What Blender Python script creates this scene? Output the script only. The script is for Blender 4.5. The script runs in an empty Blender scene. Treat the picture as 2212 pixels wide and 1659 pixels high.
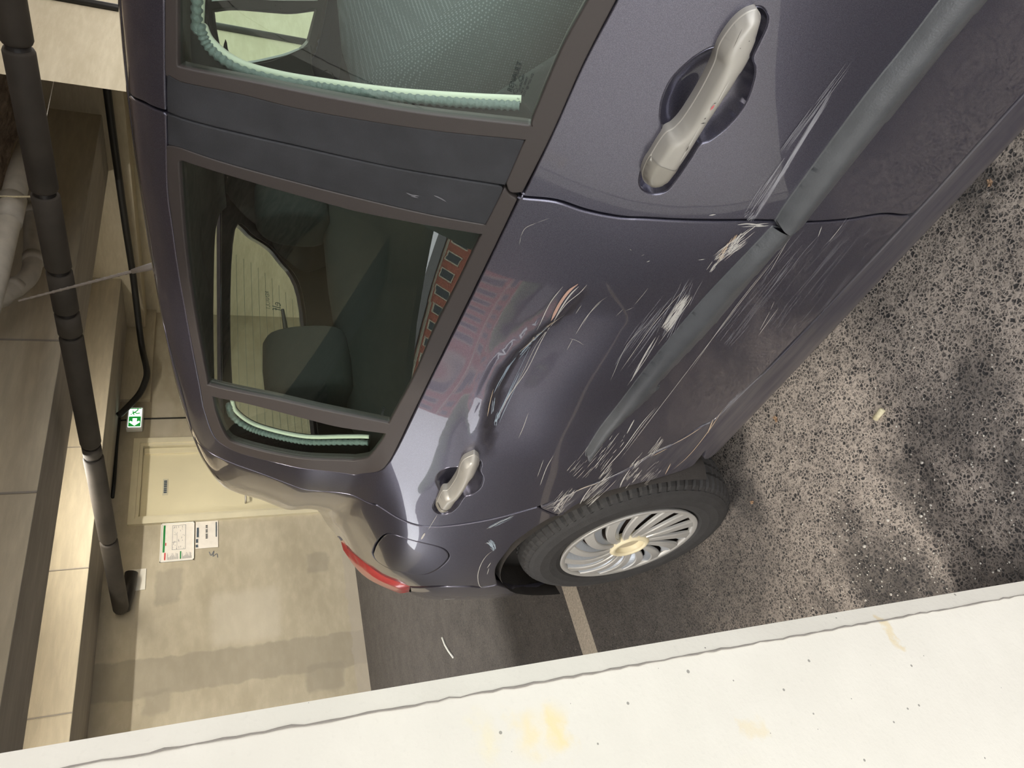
import bpy, bmesh, math, random
import numpy as np
from math import sin, cos, radians, pi, sqrt, atan2
from mathutils import Vector, Matrix
from mathutils.bvhtree import BVHTree
from mathutils.geometry import delaunay_2d_cdt

SC = bpy.context.scene
COL = SC.collection
random.seed(7)

# ------------------------------------------------------------------ camera
# phone held upright but the picture is stored on its side: the camera is rolled 90 degrees
FPX = 1534.0; PITCH = radians(22.9); YAW = radians(38.0); EYE = 1.34
FW = np.array([sin(YAW)*cos(PITCH), cos(YAW)*cos(PITCH), -sin(PITCH)])
RT = np.array([cos(YAW), -sin(YAW), 0.0])
DN = -np.cross(RT, FW)
CAMP = np.array([0.0, 0.0, EYE])
cd = bpy.data.cameras.new('camera'); cam = bpy.data.objects.new('camera', cd); COL.objects.link(cam)
cd.sensor_fit = 'HORIZONTAL'; cd.sensor_width = 36.0; cd.lens = FPX/2212.0*36.0
cd.clip_start = 0.02; cd.clip_end = 300
mw = Matrix.Identity(4)
for i in range(3):
    mw[i][0] = DN[i]; mw[i][1] = RT[i]; mw[i][2] = -FW[i]; mw[i][3] = CAMP[i]
ROT = radians(2.23)                      # the car and the viewer stand turned by this from the garage's axes
RZ = Matrix.Rotation(-ROT, 4, 'Z')
cam.matrix_world = RZ @ mw
SC.camera = cam

# ------------------------------------------------------------------ world, light, exposure
w = bpy.data.worlds.new('world'); SC.world = w; w.use_nodes = True
bg = w.node_tree.nodes['Background']; bg.inputs['Color'].default_value = (.98, .99, 1.0, 1); bg.inputs['Strength'].default_value = 2.6
vs = SC.view_settings
vs.view_transform = 'Standard'; vs.look = 'None'; vs.gamma = 1.0; vs.exposure = 0.55
try: vs.use_curve_mapping = False
except Exception: pass
FILL_WATT = 45.0

# ------------------------------------------------------------------ rays
def ray(x, y):
    d = FW*FPX + RT*((1659-y)-829.5) + DN*(x-1106)
    return d/np.linalg.norm(d)
def at_z(x, y, z):
    d = ray(x, y); return CAMP + d*((z-EYE)/d[2])
def at_x(x, y, X):
    d = ray(x, y); return CAMP + d*(X/d[0])
def at_y(x, y, Y):
    d = ray(x, y); return CAMP + d*(Y/d[1])

# ------------------------------------------------------------------ materials
def nmat(name):
    m = bpy.data.materials.new(name); m.use_nodes = True
    return m, m.node_tree, m.node_tree.nodes, m.node_tree.links, m.node_tree.nodes['Principled BSDF']
def rgb(c): return (c[0], c[1], c[2], 1)
def srgb(r, g, b):
    f = lambda v: (v/255/12.92) if v <= 10.3 else ((v/255+0.055)/1.055)**2.4
    return (f(r), f(g), f(b))
def plain(name, col, rough=.5, metal=0., coat=0., bump=0., bscale=300., var=0., vscale=8., spec=.5, coatr=.03, emit=None):
    m, nt, N, L, P = nmat(name)
    P.inputs['Base Color'].default_value = rgb(col); P.inputs['Roughness'].default_value = rough
    P.inputs['Metallic'].default_value = metal; P.inputs['Coat Weight'].default_value = coat
    P.inputs['Coat Roughness'].default_value = coatr; P.inputs['Specular IOR Level'].default_value = spec
    if emit:
        P.inputs['Emission Color'].default_value = rgb(col); P.inputs['Emission Strength'].default_value = emit
    if var or bump:
        tc = N.new('ShaderNodeTexCoord')
    if var:
        n = N.new('ShaderNodeTexNoise'); n.inputs['Scale'].default_value = vscale; n.inputs['Detail'].default_value = 6
        L.new(tc.outputs['Object'], n.inputs['Vector'])
        r = N.new('ShaderNodeMapRange'); r.inputs['From Min'].default_value = .3; r.inputs['From Max'].default_value = .7
        r.inputs['To Min'].default_value = 1-var; r.inputs['To Max'].default_value = 1+var
        L.new(n.outputs['Fac'], r.inputs['Value'])
        mx = N.new('ShaderNodeVectorMath'); mx.operation = 'SCALE'; mx.inputs[0].default_value = col
        L.new(r.outputs['Result'], mx.inputs['Scale']); L.new(mx.outputs['Vector'], P.inputs['Base Color'])
    if bump:
        n2 = N.new('ShaderNodeTexNoise'); n2.inputs['Scale'].default_value = bscale; n2.inputs['Detail'].default_value = 4
        L.new(tc.outputs['Object'], n2.inputs['Vector'])
        b = N.new('ShaderNodeBump'); b.inputs['Strength'].default_value = bump; b.inputs['Distance'].default_value = .002
        L.new(n2.outputs['Fac'], b.inputs['Height']); L.new(b.outputs['Normal'], P.inputs['Normal'])
    return m
class NB:
    """small node builder"""
    def __init__(s, nt): s.nt = nt; s.N = nt.nodes; s.L = nt.links
    def m(s, op, a, b=None, clamp=False):
        n = s.N.new('ShaderNodeMath'); n.operation = op; n.use_clamp = clamp
        for i, v in enumerate((a, b)):
            if v is None: continue
            if isinstance(v, (int, float)): n.inputs[i].default_value = v
            else: s.L.new(v, n.inputs[i])
        return n.outputs[0]
    def ss(s, v, a, b, lo=0., hi=1.):
        n = s.N.new('ShaderNodeMapRange'); n.interpolation_type = 'SMOOTHSTEP'
        n.inputs['From Min'].default_value = a; n.inputs['From Max'].default_value = b
        n.inputs['To Min'].default_value = lo; n.inputs['To Max'].default_value = hi
        s.L.new(v, n.inputs['Value']); return n.outputs['Result']
    def noise(s, vec, scale, detail=5, rough=.55):
        n = s.N.new('ShaderNodeTexNoise'); n.inputs['Scale'].default_value = scale; n.inputs['Detail'].default_value = detail
        n.inputs['Roughness'].default_value = rough
        s.L.new(vec, n.inputs['Vector']); return n.outputs['Fac']
    def vor(s, vec, scale, feat='F1', rnd=1.):
        n = s.N.new('ShaderNodeTexVoronoi'); n.feature = feat; n.inputs['Scale'].default_value = scale
        n.inputs['Randomness'].default_value = rnd
        s.L.new(vec, n.inputs['Vector']); return n.outputs['Distance']
    def mix(s, fac, a, b):
        n = s.N.new('ShaderNodeMix'); n.data_type = 'RGBA'
        for sock, v in ((n.inputs[0], fac), (n.inputs[6], a), (n.inputs[7], b)):
            if isinstance(v, tuple): sock.default_value = rgb(v)
            elif isinstance(v, (int, float)): sock.default_value = v
            else: s.L.new(v, sock)
        return n.outputs[2]
    def xyz(s, vec):
        n = s.N.new('ShaderNodeSeparateXYZ'); s.L.new(vec, n.inputs[0]); return n.outputs
    def tc(s, scale=None):
        t = s.N.new('ShaderNodeTexCoord').outputs['Object']
        if scale is None: return t
        mp = s.N.new('ShaderNodeMapping'); mp.inputs['Scale'].default_value = scale
        s.L.new(t, mp.inputs['Vector']); return mp.outputs['Vector']
    def bump(s, P, h, strength, dist):
        b = s.N.new('ShaderNodeBump'); b.inputs['Strength'].default_value = strength; b.inputs['Distance'].default_value = dist
        s.L.new(h, b.inputs['Height']); s.L.new(b.outputs['Normal'], P.inputs['Normal'])

def concrete(name, light, dark, pits=.5, grain=(1, 1, 1), stain=None, patches=(), rough=.85, wobs=.10):
    m, nt, N, L, P = nmat(name); B = NB(nt)
    o = B.tc(); og = B.tc(grain)
    big = B.ss(B.noise(og, 1.6, 6), .3, .72); mid = B.ss(B.noise(og, 9, 6), .35, .75); fine = B.noise(o, 160, 3)
    f = B.m('ADD', B.m('MULTIPLY', big, .55), B.m('MULTIPLY', mid, .45))
    c = B.mix(f, dark, light)
    v = B.vor(o, 46); sz = B.noise(o, 19, 2)
    pit = B.m('LESS_THAN', v, B.m('MULTIPLY', B.m('SUBTRACT', sz, .44, True), .6*pits))
    c = B.mix(B.m('MULTIPLY', pit, .75), c, tuple(k*.28 for k in dark))
    c = B.mix(B.m('MULTIPLY', B.ss(fine, .55, .8), .10), c, tuple(k*.6 for k in dark))
    X, Y, Z = B.xyz(o)
    wob = B.m('MULTIPLY', B.m('SUBTRACT', B.noise(o, 7 if wobs > .05 else 40, 4), .5), wobs)
    for (x0, x1, z0, z1, col, amt, soft) in patches:
        xw = B.m('ADD', X, wob); zw = B.m('ADD', Z, wob)
        k = B.m('MULTIPLY', B.ss(xw, x0-soft, x0+soft), B.ss(xw, x1-soft, x1+soft, 1, 0))
        k = B.m('MULTIPLY', k, B.m('MULTIPLY', B.ss(zw, z0-soft, z0+soft), B.ss(zw, z1-soft, z1+soft, 1, 0)))
        c = B.mix(B.m('MULTIPLY', k, amt), c, col)
    if stain:
        st = B.ss(B.noise(B.tc((2.2, 2.2, .8)), 2.3, 3), .60, .74)
        c = B.mix(B.m('MULTIPLY', st, .55), c, stain)
    L.new(c, P.inputs['Base Color']); P.inputs['Roughness'].default_value = rough; P.inputs['Specular IOR Level'].default_value = .25
    h = B.m('SUBTRACT', B.m('ADD', B.m('MULTIPLY', fine, .25), B.m('MULTIPLY', mid, .5)), B.m('MULTIPLY', pit, 1.2))
    B.bump(P, h, .35, .004)
    return m

MT = {}
MT['pillar'] = concrete('pillar_concrete', srgb(238, 233, 221), srgb(226, 221, 209), .8, stain=srgb(240, 228, 190), wobs=.05, patches=((.140, .180, 1.028, 1.046, srgb(240, 220, 160), .55, .013), (.136, .176, .996, 1.014, srgb(240, 218, 150), .7, .013), (.142, .180, 1.076, 1.090, srgb(240, 226, 176), .45, .013), (.165, .208, .478, .486, srgb(226, 206, 160), .6, .004), (.107, .124, .750, .780, srgb(232, 214, 170), .4, .006)))
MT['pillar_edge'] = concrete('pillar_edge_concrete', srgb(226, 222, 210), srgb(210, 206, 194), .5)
MT['pier'] = concrete('pier_concrete', srgb(204, 195, 172), srgb(184, 174, 150), .5, grain=(1, 1, 5))
MT['beam'] = concrete('beam_concrete', srgb(205, 195, 172), srgb(178, 169, 150), .5, grain=(.5, 1, 3))
MT['beam_shade'] = concrete('shaded_soffit_concrete', srgb(182, 176, 165), srgb(156, 150, 140), .5, grain=(.4, 2, 2))
WG = srgb(150, 143, 128); WL = srgb(205, 198, 182)
MT['backwall'] = concrete('back_wall_concrete', srgb(196, 187, 166), srgb(170, 161, 140), .5, grain=(.7, 1, 1.5), patches=(
    (2.30, 2.62, -.1, 2.3, WG, .55, .012), (3.10, 3.45, 1.60, 1.83, WG, .5, .02), (2.12, 2.36, .22, .56, WG, .6, .02),
    (3.26, 3.47, .26, .47, WG, .5, .02), (2.14, 2.34, 1.66, 1.86, WG, .5, .02), (2.65, 3.15, .75, 1.35, WL, .45, .05),
    (-9, 9, -.1, .12, srgb(176, 168, 158), .5, .01), (5.0, 5.46, 1.72, 1.92, WL, .45, .04), (4.95, 9, -.1, 3, srgb(140, 130, 108), .25, .2)))

def _stains(B, X, Y, n):
    '''dark oily stains on the dusty floor: (x, y, radius)'''
    k = None
    for (sx, sy, r) in ((.56, .74, .10), (.40, 1.10, .12), (.87, .43, .05), (.50, .95, .06), (.75, 1.38, .07)):
        dx = B.m('SUBTRACT', X, sx); dy = B.m('SUBTRACT', Y, sy)
        d = B.m('SQRT', B.m('ADD', B.m('MULTIPLY', dx, dx), B.m('MULTIPLY', dy, dy)))
        d = B.m('ADD', d, B.m('MULTIPLY', B.m('SUBTRACT', n, .5), .25))
        f = B.ss(d, r*.4, r*1.5, .32, 1)
        k = f if k is None else B.m('MULTIPLY', k, f)
    return k
def m_asphalt():
    m, nt, N, L, P = nmat('asphalt'); B = NB(nt)
    o = B.tc(); X, Y, Z = B.xyz(o)
    wn = N.new('ShaderNodeTexNoise'); wn.inputs['Scale'].default_value = 190; wn.inputs['Detail'].default_value = 3; L.new(o, wn.inputs['Vector'])
    ma = N.new('ShaderNodeVectorMath'); ma.operation = 'MULTIPLY_ADD'; L.new(wn.outputs['Color'], ma.inputs[0]); ma.inputs[1].default_value = (.009, .009, 0); L.new(o, ma.inputs[2]); ow = ma.outputs['Vector']
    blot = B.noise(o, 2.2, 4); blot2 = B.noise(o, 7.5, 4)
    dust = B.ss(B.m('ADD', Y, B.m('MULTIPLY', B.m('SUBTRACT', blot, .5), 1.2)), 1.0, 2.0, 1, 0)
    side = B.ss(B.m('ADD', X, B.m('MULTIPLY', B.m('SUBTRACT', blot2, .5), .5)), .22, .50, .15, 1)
    dust = B.m('MULTIPLY', dust, side)  # dust spread also holds entrance daylight and wall shade, put into the colour
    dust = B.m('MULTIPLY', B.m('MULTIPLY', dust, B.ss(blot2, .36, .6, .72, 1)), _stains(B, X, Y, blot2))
    e = B.vor(ow, 120, 'DISTANCE_TO_EDGE'); e2 = B.vor(ow, 300, 'DISTANCE_TO_EDGE')
    n1 = B.noise(o, 90, 4); n3 = B.noise(o, 40, 3)
    line = B.ss(B.m('ADD', e, B.m('MULTIPLY', B.m('SUBTRACT', n1, .5), .35)), .02, .20, 1, 0)
    line2 = B.ss(e2, .02, .20, 1, 0)
    net = B.m('MAXIMUM', line, B.m('MULTIPLY', line2, B.ss(n3, .38, .6)))
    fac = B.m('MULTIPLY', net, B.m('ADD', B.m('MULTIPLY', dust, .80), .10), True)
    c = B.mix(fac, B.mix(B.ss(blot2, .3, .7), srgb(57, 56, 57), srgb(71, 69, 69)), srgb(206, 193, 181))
    sp = B.m('LESS_THAN', B.vor(o, 75), B.m('MULTIPLY', B.m('SUBTRACT', B.noise(o, 30, 2), .52, True), .9))
    c = B.mix(B.m('MULTIPLY', sp, .5), c, srgb(205, 198, 190))
    L.new(c, P.inputs['Base Color']); P.inputs['Roughness'].default_value = .8; P.inputs['Specular IOR Level'].default_value = .3
    B.bump(P, B.m('SUBTRACT', B.m('MULTIPLY', n1, .6), B.m('MULTIPLY', e, .8)), .55, .006)
    return m
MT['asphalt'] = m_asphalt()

def m_flock():
    m, nt, N, L, P = nmat('sprayed_insulation'); B = NB(nt)
    o = B.tc((1, 2.6, 1)); n = B.noise(o, 5, 9, .7)
    L.new(B.mix(B.ss(n, .35, .68), srgb(150, 135, 126), srgb(226, 210, 198)), P.inputs['Base Color']); P.inputs['Roughness'].default_value = 1
    B.bump(P, n, 1.0, .08); return m
MT['flock'] = m_flock()

def m_paint():
    m, nt, N, L, P = nmat('violet_grey_paint'); B = NB(nt); o = B.tc()
    fl = B.vor(o, 1400); c = B.mix(B.ss(fl, .1, .6), srgb(128, 126, 143), srgb(96, 95, 110))
    L.new(c, P.inputs['Base Color']); P.inputs['Metallic'].default_value = .85; P.inputs['Roughness'].default_value = .33
    P.inputs['Coat Weight'].default_value = 1.; P.inputs['Coat Roughness'].default_value = .025; P.inputs['Coat IOR'].default_value = 1.5
    return m
MT['paint'] = m_paint()
def m_dustpaint():
    m, nt, N, L, P = nmat('dusty_sill_paint'); B = NB(nt)
    n = B.noise(B.tc((1, .35, 3)), 14, 7, .65)
    L.new(B.mix(B.ss(n, .3, .75), srgb(62, 60, 74), srgb(98, 95, 98)), P.inputs['Base Color'])
    P.inputs['Roughness'].default_value = .45; P.inputs['Metallic'].default_value = .3; P.inputs['Coat Weight'].default_value = .5; P.inputs['Coat Roughness'].default_value = .12
    return m
MT['sill'] = m_dustpaint()
MT['frame'] = plain('window_frame_plastic', srgb(70, 64, 62), .42, spec=.45, bump=.15, bscale=900)
MT['pillarcover'] = plain('pillar_cover_plastic', srgb(54, 55, 59), .55, bump=.35, bscale=1500, var=.22, vscale=22)
MT['mould'] = plain('rubbing_strip_plastic', srgb(82, 84, 87), .36, bump=.2, bscale=400, var=.12, vscale=30)
MT['silver'] = plain('silver_handle_paint', srgb(178, 174, 166), .42, metal=.25, coat=.35, coatr=.2)
MT['lockcap'] = plain('lock_cap_paint', srgb(160, 155, 145), .42, metal=.25, coat=.35, coatr=.2)
MT['dark'] = plain('dark_void', (.012, .012, .013), .8)
MT['seal'] = plain('rubber_seal', (.015, .015, .016), .55)
MT['red'] = plain('red_lamp_lens', srgb(178, 66, 64), .3, coat=.6, spec=.5)
MT['tyre'] = plain('tyre_rubber', srgb(56, 55, 55), .62, bump=.3, bscale=250, var=.14, vscale=40, spec=.35)
MT['cover'] = plain('wheel_cover_silver', srgb(190, 188, 184), .38, metal=.35, coat=.3, coatr=.15)
MT['vane'] = plain('wheel_cover_recess', srgb(184, 190, 198), .32, metal=.5, coat=.3, coatr=.15)
MT['cap'] = plain('yellowed_cap', srgb(230, 218, 184), .45, coat=.4)
MT['capin'] = plain('cap_recess', srgb(176, 164, 140), .45)
MT['steel'] = plain('rusty_steel_wheel', srgb(58, 48, 44), .7, var=.4, vscale=30)
MT['trim'] = plain('dark_cabin_trim', srgb(46, 44, 42), .8, bump=.2, bscale=700)
MT['headliner'] = plain('headliner_cloth', srgb(96, 96, 92), .95)
MT['cream'] = plain('cream_pillar_edge', srgb(232, 230, 214), .5)
MT['sealdot'] = plain('ribbed_door_seal', srgb(122, 132, 132), .5, bump=1., bscale=160)
def m_seat():
    m, nt, N, L, P = nmat('perforated_seat_cloth'); B = NB(nt)
    v = B.vor(B.tc((1, 1, 1)), 260, 'F1', .15)
    L.new(B.mix(B.ss(v, .2, .45, 1, 0), srgb(84, 90, 92), srgb(128, 134, 136)), P.inputs['Base Color']); P.inputs['Roughness'].default_value = .9
    return m
MT['seat'] = m_seat()
MT['seatplain'] = plain('plain_seat_cloth', srgb(92, 96, 96), .9, bump=.5, bscale=500)
MT['headrest'] = plain('headrest_cloth', srgb(62, 64, 62), .9, bump=.5, bscale=600)
def m_scratch(name, col, a):
    m, nt, N, L, P = nmat(name); B = NB(nt)
    P.inputs['Base Color'].default_value = rgb(col); P.inputs['Roughness'].default_value = .7
    P.inputs['Alpha'].default_value = a
    return m
MT['scr'] = m_scratch('bare_scratch', srgb(222, 219, 212), .72)
MT['scrfaint'] = m_scratch('faint_scratch', srgb(190, 190, 196), .42)
MT['scrpink'] = m_scratch('primer_scrape', srgb(206, 168, 150), .9)
MT['scrwarm'] = m_scratch('cream_scrape', srgb(214, 192, 164), .85)
MT['scrblue'] = m_scratch('pale_blue_scrape', srgb(170, 186, 200), .8)
MT['scrred'] = m_scratch('red_smear', srgb(206, 96, 104), .85)
MT['scrdark'] = m_scratch('dark_chip', srgb(40, 36, 34), .9)
def m_glass(name, tint, f0=.05, gain=1.0):
    m = bpy.data.materials.new(name); m.use_nodes = True; nt = m.node_tree; N = nt.nodes; L = nt.links; N.clear(); B = NB(nt)
    g = N.new('ShaderNodeNewGeometry'); d = N.new('ShaderNodeVectorMath'); d.operation = 'DOT_PRODUCT'
    L.new(g.outputs['Incoming'], d.inputs[0]); L.new(g.outputs['Normal'], d.inputs[1])
    c = B.m('SUBTRACT', 1.0, B.m('ABSOLUTE', d.outputs['Value']), True)
    fr = B.m('ADD', f0, B.m('MULTIPLY', B.m('POWER', c, 4.2), (1-f0)*gain), True)
    t = N.new('ShaderNodeBsdfTransparent'); t.inputs['Color'].default_value = rgb(tint)
    gl = N.new('ShaderNodeBsdfGlossy'); gl.inputs['Roughness'].default_value = .004; gl.inputs['Color'].default_value = (.95, 1, .98, 1)
    mx = N.new('ShaderNodeMixShader'); L.new(fr, mx.inputs[0]); L.new(t.outputs[0], mx.inputs[1]); L.new(gl.outputs[0], mx.inputs[2])
    o = N.new('ShaderNodeOutputMaterial'); L.new(mx.outputs[0], o.inputs[0])
    return m
MT['glass'] = m_glass('tinted_car_glass', (.85, .98, .90), .075)
MT['rearglass'] = m_glass('tailgate_glass', (.97, 1., .97), .04)
MT['doorcream'] = plain('cream_door_paint', srgb(226, 217, 184), .5, var=.04, vscale=3)
MT['doorframe'] = plain('cream_frame_paint', srgb(218, 210, 182), .5, var=.05, vscale=6)
MT['white'] = plain('white_plastic', srgb(238, 238, 232), .4)
MT['paper'] = plain('paper', srgb(234, 228, 218), .6, var=.04, vscale=20)
MT['green'] = plain('sign_green', srgb(30, 132, 66), .5)
MT['printred'] = plain('print_red', srgb(206, 70, 70), .6)
MT['printgrey'] = plain('print_grey', srgb(120, 124, 128), .6)
MT['printblack'] = plain('print_black', srgb(40, 46, 50), .6)
MT['printblue'] = plain('print_slate', srgb(70, 84, 94), .6)
MT['signwhite'] = plain('sign_lit_white', (.9, 1., .95), .5, emit=1.2)
MT['signgreen'] = plain('sign_lit_green', srgb(24, 140, 50), .5, emit=.55)
MT['pipeblack'] = plain('pipe_foam', srgb(70, 65, 59), .75, var=.25, vscale=5)
MT['pipejoint'] = plain('pipe_dark_joint', srgb(34, 31, 29), .5)
MT['pvc'] = plain('grey_pvc', srgb(172, 167, 156), .45, var=.12, vscale=14)
MT['cable'] = plain('cable_black', srgb(28, 28, 27), .5)
MT['plaster'] = plain('white_plaster', srgb(228, 224, 212), .9)
MT['linepaint'] = plain('faded_line_paint', srgb(178, 168, 154), .8, bump=.6, bscale=220, var=.25, vscale=120)
MT['brick'] = plain('brick_facade', srgb(196, 118, 96), .9, var=.1, vscale=3)
MT['housecream'] = plain('cream_render', srgb(226, 216, 190), .9)
MT['pane'] = plain('window_pane_dark', srgb(60, 62, 66), .1)
MT['roof'] = plain('roof_slate', srgb(96, 92, 90), .8)
MT['hedge'] = plain('hedge_leaves', srgb(110, 128, 84), .9, bump=1, bscale=20, var=.4, vscale=6)
MT['tube'] = plain('added_tube_glow', (1., .93, .80), .5, emit=7.)
MT['pebble'] = plain('pale_grit', srgb(206, 200, 190), .8, var=.2, vscale=60)
MT['cork'] = plain('cork', srgb(214, 204, 170), .8, var=.15, vscale=200)
MT['leafbrown'] = plain('dry_leaf', srgb(168, 138, 110), .8)
MT['print'] = plain('glass_print', srgb(26, 32, 32), .6)
MT['printfaint'] = plain('faint_print', srgb(120, 132, 122), .6)

# ------------------------------------------------------------------ mesh helpers
def mesh_obj(name, V, F, m, parent=None, smooth=False, normals=None, loc=None, rotz=0.):
    me = bpy.data.meshes.new(name); me.from_pydata([tuple(map(float, v)) for v in V], [], [tuple(map(int, q)) for q in F]); me.update()
    me.materials.append(MT[m] if isinstance(m, str) else m)
    if smooth or normals is not None: me.shade_smooth()
    if normals is not None:
        try: me.normals_split_custom_set_from_vertices([tuple(map(float, n)) for n in normals])
        except Exception as ex: print('normals', name, ex)
    o = bpy.data.objects.new(name, me); COL.objects.link(o)
    if loc is not None: o.location = loc
    o.rotation_euler.z = rotz
    if parent is not None: o.parent = parent
    return o
def empty(name, loc=(0, 0, 0), rotz=0., parent=None):
    o = bpy.data.objects.new(name, None); COL.objects.link(o); o.location = loc; o.rotation_euler.z = rotz
    o.empty_display_size = .1
    if parent is not None: o.parent = parent
    return o
def tag(o, label, cat=None, group=None, kind=None):
    o['label'] = label
    if cat: o['category'] = cat
    if group: o['group'] = group
    if kind: o['kind'] = kind
    return o
def struct(o, label=None):
    o['kind'] = 'structure'
    if label: o['label'] = label
    return o
class MB:
    def __init__(s): s.V = []; s.F = []
    def add(s, V, F):
        n = len(s.V); s.V += [tuple(v) for v in V]; s.F += [tuple(i+n for i in f) for f in F]; return s
    def box(s, x0, x1, y0, y1, z0, z1, ch=0.):
        if ch <= 0:
            return s.add([(x0,y0,z0),(x1,y0,z0),(x1,y1,z0),(x0,y1,z0),(x0,y0,z1),(x1,y0,z1),(x1,y1,z1),(x0,y1,z1)],
                     [(0,3,2,1),(4,5,6,7),(0,1,5,4),(1,2,6,5),(2,3,7,6),(3,0,4,7)])
        bm = bmesh.new(); bmesh.ops.create_cube(bm, size=1.)
        for v in bm.verts:
            v.co = Vector(((x0+x1)/2+v.co.x*(x1-x0), (y0+y1)/2+v.co.y*(y1-y0), (z0+z1)/2+v.co.z*(z1-z0)))
        bmesh.ops.bevel(bm, geom=bm.edges[:], offset=ch, segments=2, affect='EDGES', profile=.5)
        bm.verts.index_update(); s.add([v.co[:] for v in bm.verts], [[v.index for v in f.verts] for f in bm.faces]); bm.free(); return s
    def prism(s, poly, axis, a, b):
        n = len(poly)
        def mk(p, t):
            return (t, p[0], p[1]) if axis == 'x' else ((p[0], t, p[1]) if axis == 'y' else (p[0], p[1], t))
        V = [mk(p, a) for p in poly]+[mk(p, b) for p in poly]
        F = [tuple(range(n))[::-1], tuple(range(n, 2*n))]+[(i, (i+1) % n, n+(i+1) % n, n+i) for i in range(n)]
        return s.add(V, F)
    def tube(s, pts, r, n=10, caps=True, flat=1.):
        pts = [Vector(p) for p in pts]; rr = r if hasattr(r, '__len__') else [r]*len(pts)
        up = Vector((0, 0, 1)); V = []; F = []; prev = None
        for i, p in enumerate(pts):
            t = (pts[min(i+1, len(pts)-1)]-pts[max(i-1, 0)]).normalized()
            if prev is None:
                a = t.orthogonal().normalized()
            else:
                a = (prev-t*prev.dot(t)); a = a.normalized() if a.length > 1e-6 else t.orthogonal().normalized()
            prev = a; b = t.cross(a)
            for k in range(n):
                q = 2*pi*k/n; V.append(tuple(p+(a*cos(q)+b*sin(q)*flat)*rr[i]))
        for i in range(len(pts)-1):
            for k in range(n):
                F.append((i*n+k, i*n+(k+1) % n, (i+1)*n+(k+1) % n, (i+1)*n+k))
        if caps: F += [tuple(range(n))[::-1], tuple(range((len(pts)-1)*n, len(pts)*n))]
        return s.add(V, F)
    def lathe(s, prof, c, axis='x', n=48, close=False):
        V = []; F = []; m = len(prof)
        for k in range(n):
            q = 2*pi*k/n
            for (a, r) in prof:
                if axis == 'x': V.append((c[0]+a, c[1]+r*cos(q), c[2]+r*sin(q)))
                elif axis == 'z': V.append((c[0]+r*cos(q), c[1]+r*sin(q), c[2]+a))
                else: V.append((c[0]+r*cos(q), c[1]+a, c[2]+r*sin(q)))
        for k in range(n):
            for j in range(m-1):
                a = k*m+j; b = ((k+1) % n)*m+j; F.append((a, b, b+1, a+1))
        return s.add(V, F)
    def obj(s, name, m, parent=None, smooth=False, loc=None, rotz=0.):
        return mesh_obj(name, s.V, s.F, m, parent, smooth, None, loc, rotz)
def fixn(o):
    bm = bmesh.new(); bm.from_mesh(o.data); bmesh.ops.recalc_face_normals(bm, faces=bm.faces); bm.to_mesh(o.data); bm.free(); return o
def catmull(P, n=6, closed=False):
    P = [np.array(p, float) for p in P]
    if len(P) < 3 and not closed: return P
    Q = ([P[-1]]+P+[P[0], P[1]]) if closed else ([2*P[0]-P[1]]+P+[2*P[-1]-P[-2]])
    out = []
    for i in range(1, len(Q)-2):
        a, b, c, d = Q[i-1], Q[i], Q[i+1], Q[i+2]
        for k in range(n):
            t = k/n; out.append(.5*((2*b)+(-a+c)*t+(2*a-5*b+4*c-d)*t*t+(-a+3*b-3*c+d)*t**3))
    if not closed: out.append(P[-1])
    return out

# ================================================================== THE GARAGE (its axes are turned a little from the car's)
UX = np.array([cos(ROT), sin(ROT), 0]); UY = np.array([-sin(ROT), cos(ROT), 0])
def loc_(P): return np.array([P@UX, P@UY, P[2]])
def g_y(x, y, Y):
    d = ray(x, y); return loc_(CAMP+d*(Y/(d@UY)))
def g_x(x, y, X):
    d = ray(x, y); return loc_(CAMP+d*(X/(d@UX)))
def g_z(x, y, z): return loc_(at_z(x, y, z))
YB = 6.76
def G(mb, name, m, parent=None, smooth=False):
    return mb.obj(name, m, parent, smooth, rotz=0.)
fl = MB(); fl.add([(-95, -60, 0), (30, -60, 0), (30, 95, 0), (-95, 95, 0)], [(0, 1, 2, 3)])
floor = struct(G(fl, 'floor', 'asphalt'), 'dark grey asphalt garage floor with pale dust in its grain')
ln = MB().box(-3, 2.6, 2.44, 2.56, -.002, .0012)
struct(G(ln, 'parking_line', 'linepaint', floor), 'faded pale parking line painted on asphalt')
D0, D1, DZ = 3.93, 4.95, 2.087
bw = MB()
bw.box(1.2, D0+.05, YB, YB+.25, 0, 2.9).box(D1-.05, 9, YB, YB+.25, 0, 2.9).box(D0+.05, D1-.05, YB, YB+.25, DZ-.05, 2.9)
wall_back = struct(G(bw, 'wall_back', 'backwall'), 'cast concrete back wall with grey repair patches')
band = MB().box(5.46, 9, YB-.05, YB, 1.96, 2.9, .004)
struct(G(band, 'plaster_band', 'pier', wall_back))
# door in the back wall
door = struct(MB().box(D0+.09, D1-.09, YB+.03, YB+.07, .01, DZ-.09, .004).obj('door_1', 'doorcream', None), 'cream painted flush door in the concrete back wall')
df = MB()
for (a, b, t) in ((0, .06, .035), (.055, .09, .02)):
    df.box(D0+a, D0+b, YB-t, YB+.05, 0, DZ-a).box(D1-b, D1-a, YB-t, YB+.05, 0, DZ-a).box(D0+b, D1-b, YB-t, YB+.05, DZ-b, DZ-a)
struct(G(df, 'door_frame', 'doorframe', door))
lf = MB().box(D0+.10, D0+.16, YB+.015, YB+.03, .02, DZ-.10).box(D1-.16, D1-.10, YB+.015, YB+.03, .02, DZ-.10)
struct(G(MB().box(D1-.17, D1-.10, YB+.01, YB+.03, .02, DZ-.10, .003), 'door_edge_strip', 'doorcream', door))
hd = MB().tube([(D0+.2, YB+.03, 1.02), (D0+.2, YB-.03, 1.02), (D0+.32, YB-.03, 1.02)], .01, 10)
struct(G(hd, 'door_handle', 'silver', door, True))
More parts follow.
